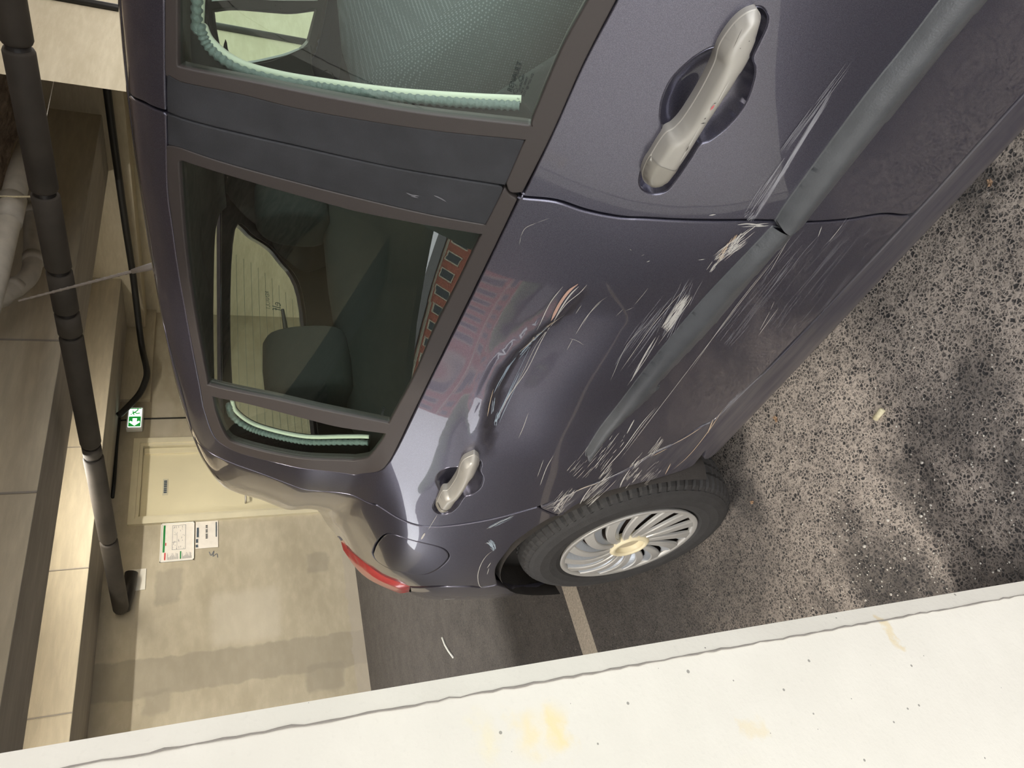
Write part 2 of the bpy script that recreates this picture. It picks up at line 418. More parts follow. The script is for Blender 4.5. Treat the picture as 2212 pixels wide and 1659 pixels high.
pl = MB().box(4.275, 4.47, YB+.026, YB+.031, 1.752, 1.80)
pl_o = tag(G(pl, 'door_plate', 'white'), 'small grey name plate on the cream door', 'sign')
MT['platebg'] = plain('plate_beige', srgb(206, 200, 176), .5); pl_o.data.materials[0] = MT['platebg']
pt = MB(); xx = 4.30
for k in range(8):
    wd = .016 if k != 3 else .006
    pt.box(xx, xx+wd, YB+.0245, YB+.026, 1.762, 1.790); xx += wd+.0045
G(pt, 'plate_lettering', 'printblue', pl_o)
# pillar at the left, its face lit from outside
PE = g_y(1106, 1437, .75); PX = float(PE[0])
pm = MB().prism([(-3.2, .75), (PX-.022, .75), (PX, .7565), (PX, 1.0), (-3.2, 1.0)], 'z', 0, 2.9)
wl = struct(G(pm, 'wall_left', 'pillar'), 'pale concrete wall end close to the car, stained faint yellow')
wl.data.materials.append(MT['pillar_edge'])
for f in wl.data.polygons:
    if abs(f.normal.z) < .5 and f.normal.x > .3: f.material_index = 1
# rough formwork line along the chamfer
rl = MB(); rng = random.Random(3); pts = []
for k in range(240):
    z = k*.0121; pts.append((PX-.022-.002*rng.random(), .7495-.001*rng.random(), z))
rl.tube(pts, [.0006+.0009*rng.random() for _ in pts], 5)
MT['joint'] = plain('formwork_line', srgb(150, 144, 136), .9)
struct(G(rl, 'formwork_ridge', 'joint', wl))
# pier beyond the car
PR_ = g_y(130, 178, 2.3); RX = float(PR_[0])
wr = struct(G(MB().prism([(RX, 2.3), (9, 2.3), (9, 2.6), (RX+.62, 2.6)], 'z', 0, 2.9), 'wall_right', 'pier'), 'cream concrete pier beyond the car')
cx = float(g_y(250, 22, 2.3)[0])
struct(G(MB().tube([(cx, 2.285, 0), (cx, 2.285, 2.9)], .022, 10), 'pier_conduit', 'cable', wr, True))
# beams
b1 = struct(G(MB().box(-3.15, 6.6, 4.01, 4.60, 2.25, 2.9, .006), 'trim_1', 'beam'), 'concrete ceiling beam across the garage, lit front face')
b2 = struct(G(MB().box(1.2, 6.6, 5.97, YB, 2.25, 2.9, .006), 'trim_2', 'beam'), 'concrete ceiling beam against the back wall')
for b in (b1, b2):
    b.data.materials.append(MT['beam_shade'])
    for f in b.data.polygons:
        if f.normal.z < -.5: f.material_index = 1  # undersides get a darker copy, their shade put into the colour
b3 = struct(G(MB().box(6.55, 7.0, 2.6, YB, 2.06, 2.9, .006).box(6.85, 7.0, 2.6, YB, 0, 2.06), 'trim_3', 'pier'), 'side beam and wall on the far side of the garage')
# shuttering joints on the lit beam face
for k, xj in enumerate((g_y(60, 735, 4.01)[0], g_y(40, 1065, 4.01)[0], 1.2)):
    struct(G(MB().box(xj-.006, xj+.006, 4.004, 4.012, 2.25, 2.9), 'shutter_joint', 'joint', b1))
for k, xj in enumerate((g_y(170, 966, 5.97)[0], g_y(150, 1230, 5.97)[0], 2.0)):
    struct(G(MB().box(xj-.004, xj+.004, 5.965, 5.972, 2.25, 2.9), 'shutter_joint', 'joint', b2))
# ceiling with sprayed insulation, real lumps
r2 = np.random.RandomState(4)
def slab(name, CX0, CX1, CY0, CY1, nx, ny):
    V = []; F = []; hz = r2.rand(nx+1, ny+1); hz = (hz+np.roll(hz, 1, 0)+np.roll(hz, 1, 1))/3
    for i in range(nx+1):
        for j in range(ny+1): V.append((CX0+(CX1-CX0)*i/nx, CY0+(CY1-CY0)*j/ny, 2.86-.07*hz[i, j]))
    for i in range(nx):
        for j in range(ny): a = i*(ny+1)+j; F.append((a, a+1, a+ny+2, a+ny+1))
    V += [(CX0, CY0, 3.0), (CX1, CY0, 3.0), (CX1, CY1, 3.0), (CX0, CY1, 3.0)]; n0 = len(V)-4
    c0, c1, c2, c3 = 0, nx*(ny+1), nx*(ny+1)+ny, ny
    F += [(n0, n0+1, n0+2, n0+3), (c0, c1, n0+1, n0), (c1, c2, n0+2, n0+1), (c2, c3, n0+3, n0+2), (c3, c0, n0, n0+3)]
    return mesh_obj(name, V, F, 'flock', None, False)
struct(slab('ceiling', -3.2, 9, -1.3, 7, 120, 90), 'rough dark sprayed insulation on the garage ceiling')
struct(slab('ceiling', -3.2, 1.4, 7, 16, 50, 60), 'rough dark ceiling of the deeper bay behind the wall end')
struct(G(MB().box(1.2, 1.45, YB+.25, 16, 0, 2.9), 'wall_inner', 'backwall'), 'concrete side wall of the deeper bay')
struct(G(MB().box(-3.2, 1.45, 16, 16.25, 0, 2.9), 'wall_far', 'backwall'), 'concrete end wall of the deeper bay')
struct(G(MB().box(-3.4, -3.15, 1.0, 16, 1.96, 3.0), 'trim_5', 'beam'), 'concrete lintel over the street opening')
# lintel over the entrance side (behind the viewer)
struct(G(MB().box(-3.2, 9, -1.55, -1.3, 2.6, 3.0), 'trim_4', 'beam'), 'concrete lintel over the garage entrance')
# unseen tube lamps added to brighten the beams, pier and back wall
for k, (tx, ty) in enumerate(((-1.2, 1.35), (4.3, .5), (.8, 4.85), (3.6, 4.85))):
    t = tag(empty('fill_lamp', (0, 0, 0)), ['unseen tube lamp added on the ceiling just behind the wall end', 'unseen tube lamp added on the ceiling in front of the cream pier', 'unseen tube lamp added on the ceiling between the beams near the deeper bay', 'unseen tube lamp added on the ceiling between the beams near the cream door'][k], 'lamp', 'added fill lamps')
    MB().box(tx-.62, tx+.62, ty-.05, ty+.05, 2.74, 2.80, .006).obj('housing', 'white', t)
    MB().tube([(tx-.58, ty, 2.715), (tx+.58, ty, 2.715)], .018, 12).obj('tube', 'tube', t, True)
    ld = bpy.data.lights.new('fill_light', 'AREA'); ld.shape = 'RECTANGLE'; ld.size = 1.16; ld.size_y = .05; ld.energy = FILL_WATT*(.45 if k == 1 else 1.); ld.color = (1., .945, .85)
    lo = bpy.data.objects.new('fill_light', ld); COL.objects.link(lo); lo.parent = t; lo.location = (tx, ty, 2.69)

# ---- black insulated pipe, sections with open joints
P0 = np.array([3.52, 1.2, 2.115]); P1 = np.array([3.06, YB, 2.075])
pe = tag(empty('drain_pipe', (0, 0, 0)), 'dark foam-clad drain pipe hanging under the ceiling beams', 'pipe')
tubecore = MB().tube([tuple(P0), tuple(P1-np.array([0, .07, 0]))], .050, 16); tubecore.obj('pipe_core', 'pipejoint', pe, True)
def pf(py):
    d = [(pxx, py) for pxx in (0,)]
    best = min(((abs(loc_(CAMP)[0]*0+proj_y(P0+(P1-P0)*t)-py), t) for t in np.linspace(0, 1, 400)))
    return best[1]
def proj(P):
    w_ = P-CAMP; k = FPX/(w_@FW); return np.array([1106+k*(w_@DN), 1659-(829.5+k*(w_@RT))])
def proj_y(Pl): return proj(UX*Pl[0]+UY*Pl[1]+np.array([0, 0, Pl[2]]))[1]
cuts = [pf(y) for y in (100, 412, 583, 672, 720, 962, 985, 1165)]
bounds = [0.0]+cuts+[.988]
for i in range(len(bounds)-1):
    a, b = bounds[i], bounds[i+1]
    A = P0+(P1-P0)*(a+(.0022 if i else 0)); Bp = P0+(P1-P0)*(b-.0022)
    R_ = .064 if (b-a) > .03 else .059
    MB().tube([tuple(A), tuple(A+(Bp-A)*.02), tuple(A+(Bp-A)*.98), tuple(Bp)], [R_-.006, R_, R_, R_-.006], 28).obj('foam_section', 'pipeblack', pe, True)
el = MB().tube([tuple(P1+np.array([0, -.10, 0])), tuple(P1+np.array([.0, -.085, -.02])), tuple(P1+np.array([.15, -.08, -.04])), tuple(P1+np.array([.34, -.08, -.06]))], .055, 14)
el.obj('pipe_end', 'pipejoint', pe, True)
tag(G(MB().box(3.26, 3.47, YB-.012, YB+.01, 1.90, 2.04, .005), 'plaster_patch', 'plaster'), 'white plaster patch where the pipe meets the wall', 'patch')
# hanging wire and strap of the pipe
MB().tube([tuple(g_y(118, 165, 2.35)), tuple(g_y(98, 265, 2.5))], .002, 5).obj('hanger_wire', 'plaster', pe)
# ---- grey PVC pipes
e1 = tag(empty('pvc_pipe', (0, 0, 0)), 'light grey plastic pipe with a collar, tied with wire', 'pipe')
q = [g_y(x, y, 3.05) for x, y in ((62, 315), (40, 380), (12, 500), (-12, 600))]; q += [q[-1]+np.array([-.25, 0, 0]), q[-1]+np.array([-.33, 0, .06]), q[-1]+np.array([-.36, 0, .55])]
MB().tube([tuple(p) for p in q], .062, 22).obj('pipe_run', 'pvc', e1, True)
q = [g_y(x, y, 3.05) for x, y in ((27, 430), (15, 482))]
MB().tube([tuple(p) for p in q], .072, 22).obj('collar', 'pvc', e1, True)
q = [g_y(x, y, 2.98) for x, y in ((-6, 424), (30, 425), (72, 425))]
MB().tube([tuple(p) for p in q], .006, 6).obj('tie_wire', 'cork', e1, True)
e2 = tag(empty('pvc_elbow_pipe', (0, 0, 0)), 'grey plastic pipe with a sharp bend going up to the ceiling', 'pipe')
q = catmull([g_y(x, y, 3.7) for x, y in ((68, 420), (70, 470), (72, 545), (66, 590), (44, 615), (14, 634), (-14, 648))]+[g_y(-14, 648, 3.7)+np.array([-.01, 0, .35])], 5)
MB().tube([tuple(p) for p in q], .056, 22).obj('pipe_bend', 'pvc', e2, True)
for (a, b) in (((69, 452), (69, 468)), ((72, 553), (72, 568)), ((40, 615), (28, 625))):
    MB().tube([tuple(g_y(a[0], a[1], 3.7)), tuple(g_y(b[0], b[1], 3.7))], .063, 22).obj('collar', 'pvc', e2, True)
# ---- black cable bundle
q = catmull([g_x(x, y, 6.38) for x, y in ((226, 150), (231, 192), (245, 300), (270, 480), (288, 600))]+[g_y(x, y, YB-.22) for x, y in ((305, 740), (317, 800), (312, 828), (298, 855), (266, 889), (256, 897))], 6)
tag(G(MB().tube([tuple(p) for p in q], .033, 12), 'cable_bundle', 'cable', None, True), 'thick black cable bundle strung along the side beam', 'cable')
q = [g_y(x, y, YB-.012) for x, y in ((240, 910), (300, 905), (420, 902))]
tag(G(MB().tube([tuple(p) for p in q], .008, 8), 'conduit', 'cable', None, True), 'thin black conduit running down to the exit sign', 'conduit')
q = [g_y(x, y, YB-.02) for x, y in ((258, 900), (252, 960), (247, 1040), (243, 1075))]
tag(G(MB().tube([tuple(p) for p in q], .016, 8), 'wall_cable', 'cable', None, True), 'black cable on the back wall above the door', 'cable')
# ---- exit sign
ex = tag(empty('exit_sign', (0, 0, 0)), 'lit green and white emergency exit sign with running man and arrow', 'sign')
x0, x1, z0, z1 = 5.065, 5.315, 2.028, 2.15; yf = YB-.075
MB().box(x0-.02, x1+.02, yf, YB-.01, z0-.014, z1+.016, .010).obj('housing', 'white', ex, True)
MB().box(x0, x1, yf-.006, yf+.004, z0, z1, .002).obj('panel', 'signwhite', ex)
xm = x0+.135
MB().box(x0+.004, xm, yf-.009, yf-.005, z0+.004, z1-.004).obj('green_field', 'signgreen', ex)
zc = (z0+z1)/2; xa = x0+.012
MB().prism([(xa, zc), (xa+.045, zc+.05), (xa+.062, zc+.043), (xa+.048, zc+.018), (xa+.095, zc+.020), (xa+.095, zc-.020), (xa+.048, zc-.018), (xa+.062, zc-.043), (xa+.045, zc-.05)], 'y', yf-.012, yf-.009).obj('arrow', 'signwhite', ex)
man = MB(); xc = x0+.19
man.box(x1-.012, x1-.004, yf-.009, yf-.006, z0+.004, z1-.004)
man.tube([(xc-.03, yf-.008, zc+.036), (xc-.026, yf-.008, zc+.036)], .009, 8)
man.tube([(xc-.018, yf-.008, zc+.026), (xc+.004, yf-.008, zc+.002)], .008, 6)
man.tube([(xc+.004, yf-.008, zc+.002), (xc-.018, yf-.008, zc-.012), (xc-.012, yf-.008, zc-.045)], .006, 6)
man.tube([(xc+.004, yf-.008, zc+.002), (xc+.028, yf-.008, zc-.022), (xc+.045, yf-.008, zc-.022)], .006, 6)
man.tube([(xc-.014, yf-.008, zc+.02), (xc-.036, yf-.008, zc+.008)], .005, 6)
man.tube([(xc-.012, yf-.008, zc+.02), (xc+.022, yf-.008, zc+.022)], .005, 6)
man.obj('running_man', 'signgreen', ex)
# ---- wall notices
n1 = tag(empty('evacuation_plan', (0, 0, 0)), 'framed evacuation plan with green heading beside the door', 'notice')
x0, x1, z0, z1 = 3.515, 3.925, 1.50, 1.795
MB().box(x0, x1, YB-.012, YB, z0, z1, .003).obj('board', 'paper', n1)
fr = MB()
for a in ((x0, x1, z0, z0+.008), (x0, x1, z1-.008, z1), (x0, x0+.008, z0, z1), (x1-.008, x1, z0, z1)): fr.box(a[0], a[1], YB-.018, YB-.008, a[2], a[3])
fr.obj('frame', 'white', n1)
g_ = MB().box(x0+.10, x1-.02, YB-.0135, YB-.0125, z1-.04, z1-.022); g_.box(x0+.02, x0+.10, YB-.0135, YB-.0125, z0+.11, z0+.122); g_.obj('green_heading', 'green', n1)
MB().box(x0+.02, x0+.095, YB-.0135, YB-.0125, z1-.05, z1-.038).obj('red_heading', 'printred', n1)
MB().box(x0+.17, x0+.20, YB-.0135, YB-.0125, z1-.052, z1-.043).obj('red_label', 'printred', n1)
d = MB(); rr = random.Random(5)
for a in ((x0+.12, x1-.025, z0+.19, z0+.193), (x0+.12, x1-.025, z0+.075, z0+.078), (x0+.12, x0+.123, z0+.075, z0+.193), (x1-.028, x1-.025, z0+.075, z0+.193), (x0+.12, x1-.1, z0+.15, z0+.152), (x0+.2, x0+.202, z0+.15, z0+.193)):
    d.box(a[0], a[1], YB-.0135, YB-.0125, a[2], a[3])
for k in range(26):
    a = x0+.125+.24*rr.random(); b = z0+.085+.1*rr.random(); d.box(a, a+.006+.02*rr.random(), YB-.0133, YB-.0125, b, b+.003)
for k in range(20):
    a = x0+.02+.05*rr.random(); b = z0+.02+.085*(k/20); d.box(x0+.02, a+.02, YB-.0133, YB-.0125, b, b+.0018)
    b = z0+.135+.10*(k/20); d.box(x0+.02, a+.02, YB-.0133, YB-.0125, b, b+.0018)
d.obj('plan_drawing', 'printgrey', n1)
n2 = tag(empty('paper_notice', (0, 0, 0)), 'creased paper notice taped under the evacuation plan', 'notice')
x0, x1, z0, z1 = 3.63, 3.925, 1.285, 1.488
V = []; F = []
for i in range(15):
    for j in range(11):
        V.append((x0+(x1-x0)*i/14, YB-.006-.006*rr.random()*(0 if i in (0, 14) else 1), z0+(z1-z0)*j/10))
for i in range(14):
    for j in range(10): a = i*11+j; F.append((a, a+11, a+12, a+1))
mesh_obj('sheet', V, F, 'paper', n2, True)
for a in ((x0+.012, x0+.04, z1-.022, z1-.002), (x0+.06, x0+.10, z1-.022, z1-.004), (x0+.12, x1-.07, z1-.028, z1-.010), (x0+.11, x1-.02, z0+.012, z0+.022)):
    MB().box(a[0], a[1], YB-.014, YB-.0125, a[2], a[3]).obj('printed_band', 'printblue', n2)
d = MB()
for k in range(9): a = x0+.10+.017*k; d.box(a, a+(.010 if k not in (3, 6) else .003), YB-.014, YB-.0125, z0+.095, z0+.113)
d.obj('lettering', 'printblack', n2)
# graffiti-like scribble on the concrete
q = catmull([g_y(x, y, YB-.002) for x, y in ((452, 1192), (456, 1200), (462, 1190), (460, 1202), (468, 1196), (470, 1204))], 4)
struct(G(MB().tube([tuple(p) for p in q], .004, 5), 'wall_scribble', 'printgrey', wall_back))

# ---- what lies outside (seen mirrored in paint and glass)
def house(name, cxx, cyy, rot, wid, hgt, label, base='brick'):
    t = tag(empty(name, (cxx, cyy, 0), rot), label, 'house', 'houses across the street')
    MB().box(-wid/2, wid/2, 0, 8, 0, hgt).obj('walls', base, t)
    MB().prism([(-.4, hgt), (8.4, hgt), (4, hgt+1.6)], 'x', -wid/2-.3, wid/2+.3).obj('roof', 'roof', t)
    nn = int(wid//1.7)
    for r in range(int(hgt//2.8)):
        for k in range(nn):
            x = -wid/2+wid*(k+.5)/nn; z = 1.0+2.8*r
            f = MB().box(x-.48, x+.48, -.06, .02, z-.1, z+1.5).obj('window', 'housecream', t)
            MB().box(x-.36, x+.36, -.08, .0, z, z+1.38).obj('pane', 'pane', f)
    for r in range(int(hgt//2.8)+1):
        MB().box(-wid/2, wid/2, -.05, .02, 2.75*r+.02, 2.75*r+.22).obj('band_course', 'housecream', t)
house('brick_house', -51, 47.5, radians(47), 24, 11.3, 'red brick house with cream window surrounds mirrored in the rear window')
house('brick_terrace', -67, 20, radians(73), 24, 11.3, 'red brick terrace with cream bands across the street')
house('rendered_house', -70, -12, radians(100), 22, 8.6, 'cream rendered house across the street', 'housecream')
hd_ = MB()
for k in range(40):
    x = -20-1.5*random.random(); y = 6+30*k/40
    bm = bmesh.new(); bmesh.ops.create_icosphere(bm, subdivisions=2, radius=.9)
    for v in bm.verts: v.co = v.co*(1+.25*(random.random()-.5))+Vector((x, y, .8))
    bm.verts.index_update(); hd_.add([v.co[:] for v in bm.verts], [[v.index for v in f.verts] for f in bm.faces]); bm.free()
tag(hd_.obj('hedge', 'hedge'), 'clipped green hedge in front of the brick houses', 'hedge')

# ================================================================== THE CAR
X0 = .65; XC = X0+.86
PRO = np.array([(.30,.13),(.16,.15),(.095,.19),(.06,.24),(.042,.30),(.024,.40),(.011,.50),(.003,.60),(0,.68),(.003,.75),(.0105,.81),(.022,.865),(.037,.92),(.056,.98),(.079,1.06),(.113,1.18),(.145,1.29),(.165,1.350),(.183,1.386),(.214,1.415),(.266,1.436),(.41,1.451),(.86,1.458)])
PP = np.array(catmull(PRO, 24)); SL = np.r_[0, np.cumsum(np.linalg.norm(np.diff(PP, axis=0), axis=1))]
def sm(a, b, x):
    t = np.clip((x-a)/(b-a), 0, 1); return t*t*(3-2*t)
_zt = np.linspace(.1, 1.5, 281)
_yt = np.interp(_zt, [.2,.5,.75,.9,.97,1.03,1.1,1.17,1.27,1.36], [1.64,1.60,1.51,1.36,1.17,1.04,1.05,1.09,1.07,1.08])
_k = np.hanning(17); _k /= _k.sum(); _yt = np.convolve(np.pad(_yt, 8, 'edge'), _k, 'valid')
_gy = np.linspace(-2, 2.4, 221); _gv = np.interp(_gy, [-1,.35,.6,.9,1.15,1.4,2.2], [1,1,.985,.915,.85,.79,.6]); _gv = np.convolve(np.pad(_gv, 8, 'edge'), _k, 'valid')
def surf(y, s):
    y = np.asarray(y, float); s = np.asarray(s, float)
    o = np.interp(s, SL, PP[:, 0]); z = np.interp(s, SL, PP[:, 1])
    g = np.interp(y, _gy, _gv)
    # keep the change from flank to greenhouse smooth
    zz = z+(g-1)*np.where(z > 1.0, z-1.0, 0)+.035*sm(.3, 1.2, y)*sm(.70, 1.0, z)
    wd = np.maximum(0, y-np.interp(z, _zt, _yt))
    T = np.where(wd < .71, .42*wd*wd, .42*.71**2+.6*(wd-.71))
    Fr = .05*np.maximum(0, -.1-y)**2+.5*np.maximum(0, -1.2-y)**2
    return np.stack([X0+o+T+Fr, y, zz], -1)
def frame(fn, a, b, e=.0015):
    P = fn(a, b); Pa = fn(a+e, b)-fn(a-e, b); Pb = fn(a, b+e)-fn(a, b-e)
    Pa = Pa/np.linalg.norm(Pa, axis=-1, keepdims=True); Pb = Pb/np.linalg.norm(Pb, axis=-1, keepdims=True)
    n = np.cross(Pb, Pa); n = n/np.linalg.norm(n, axis=-1, keepdims=True)
    return P, Pa, Pb, n
# lookup mesh for pixel -> surface parameters
_ys = np.linspace(-1.6, 2.12, 320); _ss = np.linspace(0, SL[-1]*.92, 420)
_Y, _S = np.meshgrid(_ys, _ss, indexing='ij'); _P = surf(_Y, _S).reshape(-1, 3); _ns = len(_ss)
_i, _j = np.meshgrid(np.arange(len(_ys)-1), np.arange(_ns-1), indexing='ij'); _a = (_i*_ns+_j).ravel()
_tri = np.concatenate([np.stack([_a, _a+_ns, _a+_ns+1], 1), np.stack([_a, _a+_ns+1, _a+1], 1)])
BV = BVHTree.FromPolygons([Vector(p) for p in _P], _tri.tolist())
_YS = np.stack([_Y.ravel(), _S.ravel()], 1)
def s_of(y, z):
    lo, hi = 0., SL[-1]*.9
    for _ in range(40):
        m = (lo+hi)/2
        if surf(y, m)[2] < z: lo = m
        else: hi = m
    return (lo+hi)/2
def pxs(x, y, off=0.):
    h = (None,)
    for k in range(0, 40):
        for (ax, ay) in ((x+k, y), (x, y-k), (x+k, y-k)):
            d = ray(ax, ay); h = BV.ray_cast(Vector(CAMP), Vector(d))
            if h[0] is not None: break
        if h[0] is not None: break
    if k > 12: print('far hit', x, y, k)
    if h[0] is None:
        raise RuntimeError('no hit %s %s' % (x, y))
    P = np.array(h[0])
    if off:
        t = _tri[h[2]]; A, B_, C_ = _P[t[0]], _P[t[1]], _P[t[2]]
        n = np.cross(B_-A, C_-A); n /= np.linalg.norm(n)
        if n[0] > 0: n = -n
        P = P+d*(off/(d@n)) - n*off
        return np.array([P[1], s_of(P[1], P[2])])
    t = _tri[h[2]]; A, B_, C_ = _P[t[0]], _P[t[1]], _P[t[2]]
    M = np.stack([B_-A, C_-A], 1); uv = np.linalg.lstsq(M, P-A, rcond=None)[0]
    q = _YS[t]; return q[0]+uv[0]*(q[1]-q[0])+uv[1]*(q[2]-q[0])
def PT(p, off=0.):
    if len(p) == 2: return pxs(p[0], p[1], off)
    if p[0] == 'w': return np.array([p[1], s_of(p[1], p[2])])
    return np.array([p[1], p[2]])            # ('s', y, s)
def PL(*segs, off=0., n=5):
    """polygon from smooth pieces: corners only where pieces meet"""
    out = []
    for sg in segs:
        q = [PT(p, off) for p in sg]
        q = catmull(q, n) if len(q) > 2 else q
        for p in q:
            if not out or np.linalg.norm(p-out[-1]) > 4e-4: out.append(np.array(p))
    if np.linalg.norm(out[0]-out[-1]) < 4e-4: out.pop()
    return np.array(out)
def resample(P, st, closed=True):
    out = []; n = len(P)
    for i in range(n if closed else n-1):
        a, b = P[i], P[(i+1) % n]; k = max(1, int(np.ceil(np.linalg.norm(b-a)/st)))
        for t in range(k): out.append(a+(b-a)*t/k)
    if not closed: out.append(P[-1])
    return np.array(out)
def area(P):
    x, y = P[:, 0], P[:, 1]; return .5*np.sum(x*np.roll(y, -1)-np.roll(x, -1)*y)
def offset(P, d):
    """grow (d>0) or shrink a loop"""
    sg = 1 if area(P) > 0 else -1
    e = np.roll(P, -1, 0)-P; e /= np.maximum(np.linalg.norm(e, axis=1, keepdims=True), 1e-9)
    nn = np.stack([e[:, 1], -e[:, 0]], 1)*sg; m = nn+np.roll(nn, 1, 0); L_ = np.linalg.norm(m, axis=1, keepdims=True)
    m = m/np.maximum(L_, .5); c = np.clip(np.sum(m*nn, 1, keepdims=True), .5, 1)
    return P+m*d/c, m
def inside(Q, P):
    r = np.zeros(len(Q), bool); x, y = Q[:, 0], Q[:, 1]; n = len(P); j = n-1
    for i in range(n):
        yi, yj = P[i, 1], P[j, 1]
        if yi != yj:
            c = ((yi > y) != (yj > y)) & (x < (P[j, 0]-P[i, 0])*(y-yi)/(yj-yi)+P[i, 0]); r ^= c
        j = i
    return r
def bdist(Q, P):
    d = np.full(len(Q), 1e9)
    for i in range(len(P)):
        a = P[i]; b = P[(i+1) % len(P)]; ab = b-a; L2 = ab@ab
        if L2 < 1e-14: continue
        t = np.clip(((Q-a)@ab)/L2, 0, 1); d = np.minimum(d, np.linalg.norm(Q-a-t[:, None]*ab, axis=1))
    return d
def panel(name, poly, m, parent=None, holes=(), fn=surf, off=0., gap=.0042, step=.017, rim=.016, disp=None, dome=None, mirror=False, lip=.0026):
    """a sheet on a curved surface with rolled edges; dome=(height,width) swells it outwards"""
    P = resample(np.array(poly, float), step*.6); P, out0 = offset(P, -gap); P = resample(P, step)
    H = []
    for h in holes:
        q = resample(np.array(h, float), step*.6); q, _ = offset(q, gap); H.append(q)
    lo, hi = P.min(0), P.max(0)
    gx = np.arange(lo[0]+step*.5, hi[0], step); gy = np.arange(lo[1]+step*.5, hi[1], step*.92)
    A, B_ = np.meshgrid(gx, gy, indexing='ij'); A = A+((np.arange(len(gy)) % 2)*step*.5)[None, :]
    Q = np.stack([A.ravel(), B_.ravel()], 1)
    Q = Q[inside(Q, P)]
    for h in H: Q = Q[~inside(Q, h)]
    if len(Q):
        dd = bdist(Q, P)
        for h in H: dd = np.minimum(dd, bdist(Q, h))
        Q = Q[dd > step*.42]
    allv = [P]+H+[Q]; pts = np.concatenate(allv); ed = []; k0 = 0
    for lp in [P]+H:
        n = len(lp); ed += [(k0+i, k0+(i+1) % n) for i in range(n)]; k0 += n
    r = delaunay_2d_cdt([Vector((float(p[0]), float(p[1]))) for p in pts], ed, [], 0, 1e-7)
    V2 = np.array([[v[0], v[1]] for v in r[0]]); F = [f for f in r[2] if len(f) == 3]
    cen = V2[np.array(F)].mean(1); ok = inside(cen, P)
    for h in H: ok &= ~inside(cen, h)
    F = [f for f, o_ in zip(F, ok) if o_]
    def f_(a, b):
        p, pa, pb, n = frame(fn, a, b)
        h = np.zeros(len(a))+off
        if disp is not None: h = h-disp(a, b)
        return p+n*h[:, None]
    pos, pa, pb, nor = frame(f_, V2[:, 0], V2[:, 1])
    if dome:
        if callable(dome): hh = dome(V2)
        else:
            d = bdist(V2, P); t = np.clip(d/dome[1], 0, 1); hh = dome[0]*np.sqrt(np.maximum(0, 1-(1-t)**2))
        pos = pos+nor*hh[:, None]
    V = [tuple(p) for p in pos]; NR = [tuple(n) for n in nor]
    # keep triangles facing outwards (normal = cross(Pb,Pa) means clockwise in parameter space)
    FF = []
    for f in F:
        a, b, c = V2[f[0]], V2[f[1]], V2[f[2]]
        ccw = (b[0]-a[0])*(c[1]-a[1])-(b[1]-a[1])*(c[0]-a[0]) > 0
        FF.append((f[0], f[2], f[1]) if ccw else tuple(f))
    for li, lp in enumerate([P]+H):
        sgn = 1 if li == 0 else -1
        _, mo = offset(lp, 0.); mo = mo*sgn
        p0, a0, b0, n0 = frame(f_, lp[:, 0], lp[:, 1])
        md = a0*mo[:, :1]+b0*mo[:, 1:]; md /= np.maximum(np.linalg.norm(md, axis=1, keepdims=True), 1e-9)
        rings = [(p0, n0), (p0+md*lip*.7-n0*lip*.35, n0*.6+md*.6), (p0+md*lip-n0*lip*1.2, md*.95+n0*.2), (p0+md*lip-n0*rim, md)]
        base = len(V); n = len(lp)
        for (pp, qn) in rings:
            V += [tuple(p) for p in pp]; NR += [tuple(x) for x in qn/np.linalg.norm(qn, axis=1, keepdims=True)]
        ccw = (area(lp) > 0) == (li == 0)
        for rr_ in range(3):
            for i in range(n):
                q = (base+rr_*n+i, base+rr_*n+(i+1) % n, base+(rr_+1)*n+(i+1) % n, base+(rr_+1)*n+i)
                FF.append(q if ccw else q[::-1])
    if mirror:
        V = [(2*XC-x, y, z) for x, y, z in V]; NR = [(-x, y, z) for x, y, z in NR]; FF = [f[::-1] for f in FF]
    o = mesh_obj(name, V, FF, m, parent, True, None if dome else NR)
    return o

car = tag(empty('car', (XC, .3, 0)), 'violet-grey hatchback with scraped and dented right flank', 'car')
CARINV = Matrix.Translation((-XC, -.3, 0))
def part(o):
    """parent to the car keeping the world placement of its vertices"""
    o.parent = car; o.matrix_parent_inverse = CARINV; return o
# ---------------- outlines read off the photograph, laid on the body surface
Lr = [(261,2),(266,100),(277,202)]
LrR = [(277,202),(288,300),(297,400),(313,514),(329,592),(355,704),(385,820),(405,890),(421,949)]
G1 = [(278,203),(304,220),(329,233),(359.5,243)]
G2 = [(359.5,243),(613,310),(860,364.6),(1093,402.5)]
G3 = [(1120,421),(1133,426.6),(1202,434),(1265,454.5),(1341,469.6),(1416,473.4),(1593,477),(1664,478)]
G4 = [(1664,478),(1735,481),(1821,476),(1905,463.5),(1951,466),(1972,463)]
RAILF = [(358,152),(358,2)]
RAILR = [(359.5,243),(361,316),(364,420),(375,501),(387,590),(407.6,704),(430,820),(440.5,881),(463,942),(489,965),(537,985),(638.5,1009),(765,1025.6),(816,1018),(841,995),(866,948),(931,812),(1116,433)]
BELTF = [(1128,415),(1189,291),(1255,142),(1328,2)]
sLr = PT((261,2))[1]; sRail = PT((358,2))[1]
ybelt = PT((1328,2))
R_LINE = [(421,949),(436,965),(461,982.5),(537,1014),(613,1042),(689,1061),(790,1084),(816,1092.6),(866,1122),(931,1138),(1037,1126.6),(1113,1109),(1164,1095)]
DCON = [(1164,1095),(1209,1077),(1240,1060.6),(1283,1043),(1359,1010.7),(1407,980),(1457,956),(1511,922),(1544,904),(1598,852),(1652,803)]
DBOT = [(1652,803),(1745,706),(1829,617),(1963,473)]
DBOTF = [(1972,463),(2016,418),(2120,303),(2210,204)]
ARCH1 = [(1222,1108),(1250,1088.6),(1315.7,1061),(1420,1034),(1489.6,1010.7),(1511,991),(1524,974)]
